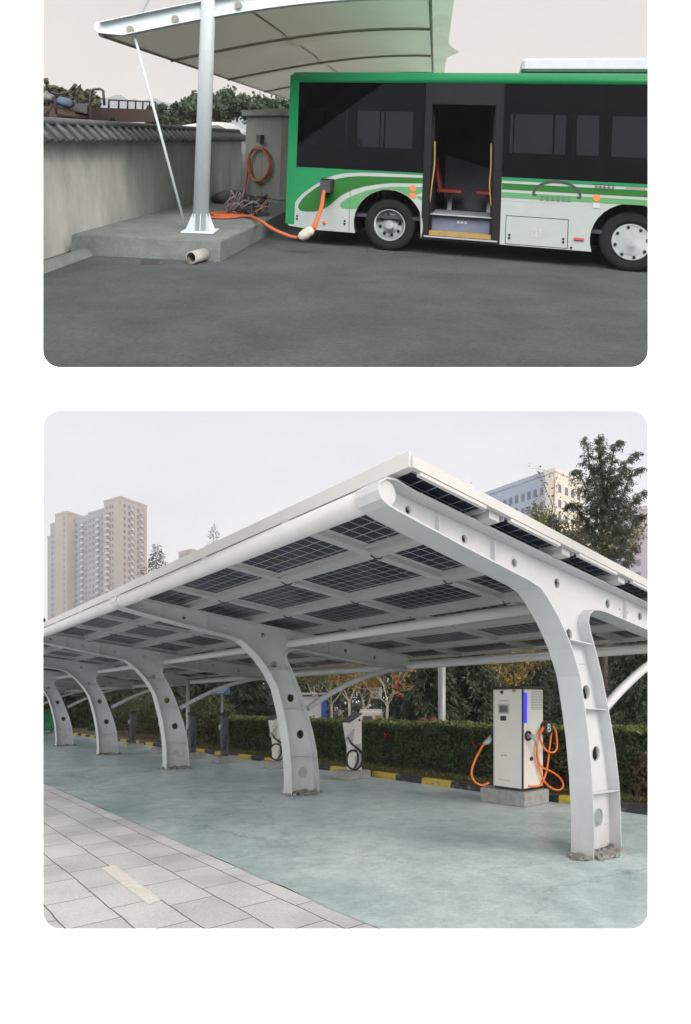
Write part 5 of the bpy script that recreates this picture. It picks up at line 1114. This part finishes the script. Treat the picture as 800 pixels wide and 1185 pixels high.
part('vent_grille', gr, M_greypl, ht)
for px, py in ((589.5, 273), (652, 278), (344, 251), (399, 257), (661, 288)):
    a = uv(px, py); part('latch', MB().disc((a[0], -.004, a[1] + .02), (0, 1, 0), .018, .008, 10), M_bblk, bus); part('latch', MB().disc((a[0], -.004, a[1] - .03), (0, 1, 0), .018, .008, 10), M_bblk, bus)
a = uv(380, 214); part('charge_port', MB().cbox(a[0] - .13, a[0] + .11, -.03, -.0005, a[1] - .11, a[1] + .11, .008), M_bblk, bus)
# wheels
for (wx_, wz_), rr_, kk in ((w1, .44, 0), (w2, .455, 1)):
    for side in (0, 1):
        q0 = .06 if side == 0 else WI - .06; sg = 1 if side == 0 else -1; ax = (0, -sg, 0)
        wt = MB().lathe((wx_, q0, rr_), ax, [(-.25, .25), (-.25, rr_ * .93), (-.22, rr_), (-.03, rr_), (0, rr_ * .96), (.006, rr_ * .8), (0.0, rr_ * .62), (-.02, rr_ * .6)], 44); w_ = part('wheel', wt, M_rubber, bus)
        R1 = rr_ * .62
        if kk == 0: prof = [(-.02, R1), (.008, R1), (.012, R1 * .95), (-.03, R1 * .88), (-.07, R1 * .75), (-.06, R1 * .5), (-.03, R1 * .42), (-.03, R1 * .02)]
        else: prof = [(-.02, R1), (.008, R1), (.014, R1 * .96), (.0, R1 * .88), (.012, R1 * .72), (.025, R1 * .6), (.03, R1 * .35), (.045, R1 * .25), (.048, R1 * .02)]
        rm = part('rim', MB().lathe((wx_, q0, rr_), ax, prof, 40), M_rim, w_)
        if side == 0:
            for k in range(8):
                a = 2 * PI * k / 8 + .2; d = R1 * (.64 if kk == 0 else .82); part('rim_hole', MB().disc((wx_ + d * math.cos(a), q0 - (-.058 if kk == 0 else .012) - .0, rr_ + d * math.sin(a)), (0, 1, 0), .026 if kk == 0 else .022, .012, 10), M_bblk, w_)
            part('hub', MB().lathe((wx_, q0, rr_), ax, [(-.035, .085), (.02, .08), (.03, .06), (.032, .01)], 20), M_rim if kk == 0 else M_rim, w_)
        if side == 0:
            part('wheel_arch', MB().ribbon([(x, z) for x, z in arch(wx_ - (.02 if kk == 0 else 0), .45, ar)], .031, .45, -.015, fs_), M_bblk, bus)
part('roof_unit', MB().cbox(2.08, 5.4, .25, 2.1, 3.10, 3.33, .05), M_acw, bus)

# ---- cargo tricycle behind the wall
by = 12.2
def ua(px, py, y=by): return up_at(px, py, y)
t = thing('cargo_tricycle', 'old cargo tricycle with rusty brown box and bent rail parked behind the tiled wall', 'tricycle', tuple(ua(110, 165)), T_UP)
M_rust = mat('rusty_box_paint', (.045, .02, .014), .7, var=.35, scale=8); M_darkm = mat('dark_steel', (.04, .045, .055), .5, .3)
a0, a1, a2, a3 = ua(106, 124, 11.2), ua(180, 127, 16.5), ua(180, 141, 16.5), ua(106, 142, 11.2); bk = Vector((-1.0, .15, 0))
m = MB(); P = [a0, a1, a2, a3]; vs = P + [p + Vector((-.03, .02, 0)) for p in P]; m.add(vs, [(0, 1, 2, 3), (7, 6, 5, 4), (0, 4, 5, 1), (1, 5, 6, 2), (2, 6, 7, 3), (3, 7, 4, 0)]); vs = [p + bk for p in P] + [p + bk * 1.03 for p in P]; m.add(vs, [(0, 1, 2, 3), (7, 6, 5, 4), (0, 4, 5, 1), (1, 5, 6, 2), (2, 6, 7, 3), (3, 7, 4, 0)]); m.add([a3, a2, a2 + bk, a3 + bk], [(0, 1, 2, 3)])
m.add([a0, a3, a3 + bk, a0 + bk], [(0, 1, 2, 3)]); part('cargo_box', m, M_rust, t)
r = MB(); lift = Vector((0, 0, .17))
r.tube([a0.lerp(a1, .2) + lift, a1 + lift * 1.3], .02, 6)
for k in range(7): q = a0.lerp(a1, .2 + .8 * k / 6); r.tube([q, q + lift * (1 + .3 * k / 6)], .02, 6)
part('side_rail', r, M_rust, t)
part('front_rail', MB().tube([ua(104, 131, 11.3), ua(105, 107, 11.3), ua(108, 103.5, 11.3), ua(116, 103, 11.2), ua(119.5, 105, 11.1), ua(121, 122, 11.1)], .026, 8), M_darkm, t)
part('seat', MB().tube([ua(64, 119, 11.0), ua(70, 117, 11.0), ua(78, 119, 11.0), ua(83, 123, 11.0)], [.06, .09, .10, .05], 10), mat('blue_seat_cover', (.06, .11, .19), .6, var=.3, scale=9), t)
part('fuel_tank', MB().tube([ua(50, 116, 10.9), ua(55, 112, 10.9), ua(62, 114, 10.9)], [.06, .12, .06], 10), mat('dull_metal_tank', (.16, .17, .17), .4), t)
hb = MB(); hb.tube(smooth_path([ua(53, 92, 10.8), ua(54.5, 99, 10.8), ua(58, 106, 10.9), ua(65, 109, 11), ua(74, 108, 11.2), ua(84, 104, 11.4), ua(87.5, 98.5, 11.4)], 4), .022, 7); hb.tube([ua(52.6, 91, 10.8), ua(54.6, 97, 10.8)], .045, 8); hb.tube([ua(83, 104, 11.4), ua(88, 97.5, 11.4)], .04, 8); part('handlebar', hb, M_black, t)
fm = MB(); fm.tube([ua(55, 112, 10.9), ua(60, 122, 10.9), ua(54, 133, 10.8)], .03, 6); fm.tube([ua(60, 122, 10.9), ua(95, 130, 11.1), ua(108, 134, 11.3)], .03, 6); fm.tube([ua(62, 113, 10.9), ua(66, 132, 10.9)], .025, 6); fm.tube([ua(66, 132, 10.9), ua(100, 136, 11.2)], .06, 6); part('frame', fm, M_rust, t)
for px, y in ((52, 10.7), (128, 11.9)):
    p = ua(px, 150, y); part('wheel', MB().lathe(p, (1, .1, 0), [(-.05, .2), (-.05, .26), (0, .30), (.05, .26), (.05, .2)], 22), M_rubber, t)
p = ua(96, 123, 11.2); part('toolbox', MB().cbox(p.x - .12, p.x + .12, p.y - .1, p.y + .1, p.z - .16, p.z + .05, .02), M_darkm, t)
# white car roof behind the wall
p = up_at(248, 150, 17.5)
cr_ = thing('parked_car', 'white car whose roof just shows over the end of the tiled wall', 'car', (p.x, 17.5, 1.5), T_UP)
x0_, x1_ = up_at(196, 150, 18).x, up_at(279, 150, 18).x
prf = [(x0_, 1.72), (x0_ + .1, 2.1), (x0_ + .5, 2.18), (x0_ + 1.0, 2.27), (x0_ + 1.5, 2.28), (x1_ - .5, 2.18), (x1_ - .2, 2.06), (x1_, 2.0), (x1_, 1.72)]
part('body', MB().poly(prf, [], lambda a, b_, tt: (a, tt, b_), 18.6, 20.1), mat('car_white', (.62, .63, .64), .35), cr_)
for xx in (x0_ + .45, x1_ - .4): part('wheel', MB().disc((xx, 18.62, 1.78), (0, 1, 0), .27, .18, 18), M_rubber, cr_)
part('window', MB().poly([(x0_ + .6, 1.98), (x0_ + 1.0, 2.16), (x0_ + 1.4, 2.18), (x1_ - .6, 2.08), (x1_ - .4, 1.98)], [], lambda a, b_, tt: (a, tt, b_), 18.59, 18.598), M_screen, cr_)
# trees behind the wall
def up_tree(px, topy, basepx_z, y, rpx, label, m, seed, n=5000, leaf=.13):
    b = up_at(px, topy, y); return broadleaf('leafy_tree', b.x, y, b.z - 1.5, rpx / F * y, label, 'tree', m, T=T_UP, z0=1.5, nleaf=n, leaf=leaf, trunk_r=.14, fork=.25, seed=seed, group='trees behind the tiled wall')
M_tdk = mat('dark_broad_leaves', (.022, .05, .022), .6, col2=(.045, .08, .035), island=.4, trans=.15, scale=.8)
M_tol = mat('olive_broad_leaves', (.05, .06, .025), .6, col2=(.085, .085, .04), island=.4, trans=.15, scale=.8)
for k, (px, ty, y, rp_, lb, mm_, n) in enumerate(((228, 112, 30, 24, 'dark leafy tree directly behind the mast', M_tdk, 7000), (262, 108, 32, 26, 'widest dark tree between mast and cabinet', M_tdk, 8000), (298, 113, 34, 24, 'dark tree behind the grey cabinet', M_tdk, 6000), (205, 122, 28, 14, 'lower dark tree left of the mast', M_tdk, 3500), (182, 124, 24, 9, 'small dark tree at the end of the tricycle box', M_tdk, 1800), (72, 96, 22, 13, 'olive tree behind the tricycle handlebars', M_tol, 3500), (92, 101, 24, 12, 'olive tree behind the tricycle rail', M_tol, 3000), (55, 100, 25, 14, 'olive tree at the left edge of the wall', M_tol, 3000), (322, 116, 38, 16, 'dark tree seen beside the green bus corner', M_tdk, 3500))):
    up_tree(px, ty, 0, y, rp_, lb, mm_, 70 + k, n, .15)
# distant hill
m = MB(); vs = []; ny = 40
for i in range(ny + 1):
    px = 20 + 320 * i / ny; h = 112 + 22 * (abs(px - 140) / 130) ** 1.3 + 2.5 * math.sin(px * .13) + 1.4 * math.sin(px * .31)
    vs += [up_at(px, h, 66), up_at(px, h, 66) + Vector((0, -6, -2.5)), up_at(px, 165, 58), up_at(px, h, 66) + Vector((0, 8, -5))]
m.add(vs, [(i * 4 + a, i * 4 + 4 + a, i * 4 + 4 + b, i * 4 + b) for i in range(ny) for a, b in ((0, 1), (1, 2), (3, 0))], True); m.nofix = True; struct('hills', m, mat('hazy_hill', (.22, .25, .27), 1., var=.1, scale=.1), T_UP)

# ================================================================= AIR
hz = MB().box(-245, 245, -62, 405, -1.1, 125); single('haze', hz, M_white, None, None, (0, 0, 0), kind='stuff')
hm_ = bpy.data.materials.new('pale_haze'); hm_.use_nodes = True; N, Lk = nodes(hm_); N.remove(N['Principled BSDF']); pv = N.new('ShaderNodeVolumePrincipled'); pv.inputs['Density'].default_value = .0008; pv.inputs['Color'].default_value = (.95, .95, 1, 1); Lk.new(pv.outputs[0], N['Material Output'].inputs['Volume'])
o = bpy.data.objects['haze']; o.data.materials.clear(); o.data.materials.append(hm_); o['label'] = 'thin pale haze in the air that fades the far tower blocks'; o['category'] = 'haze'
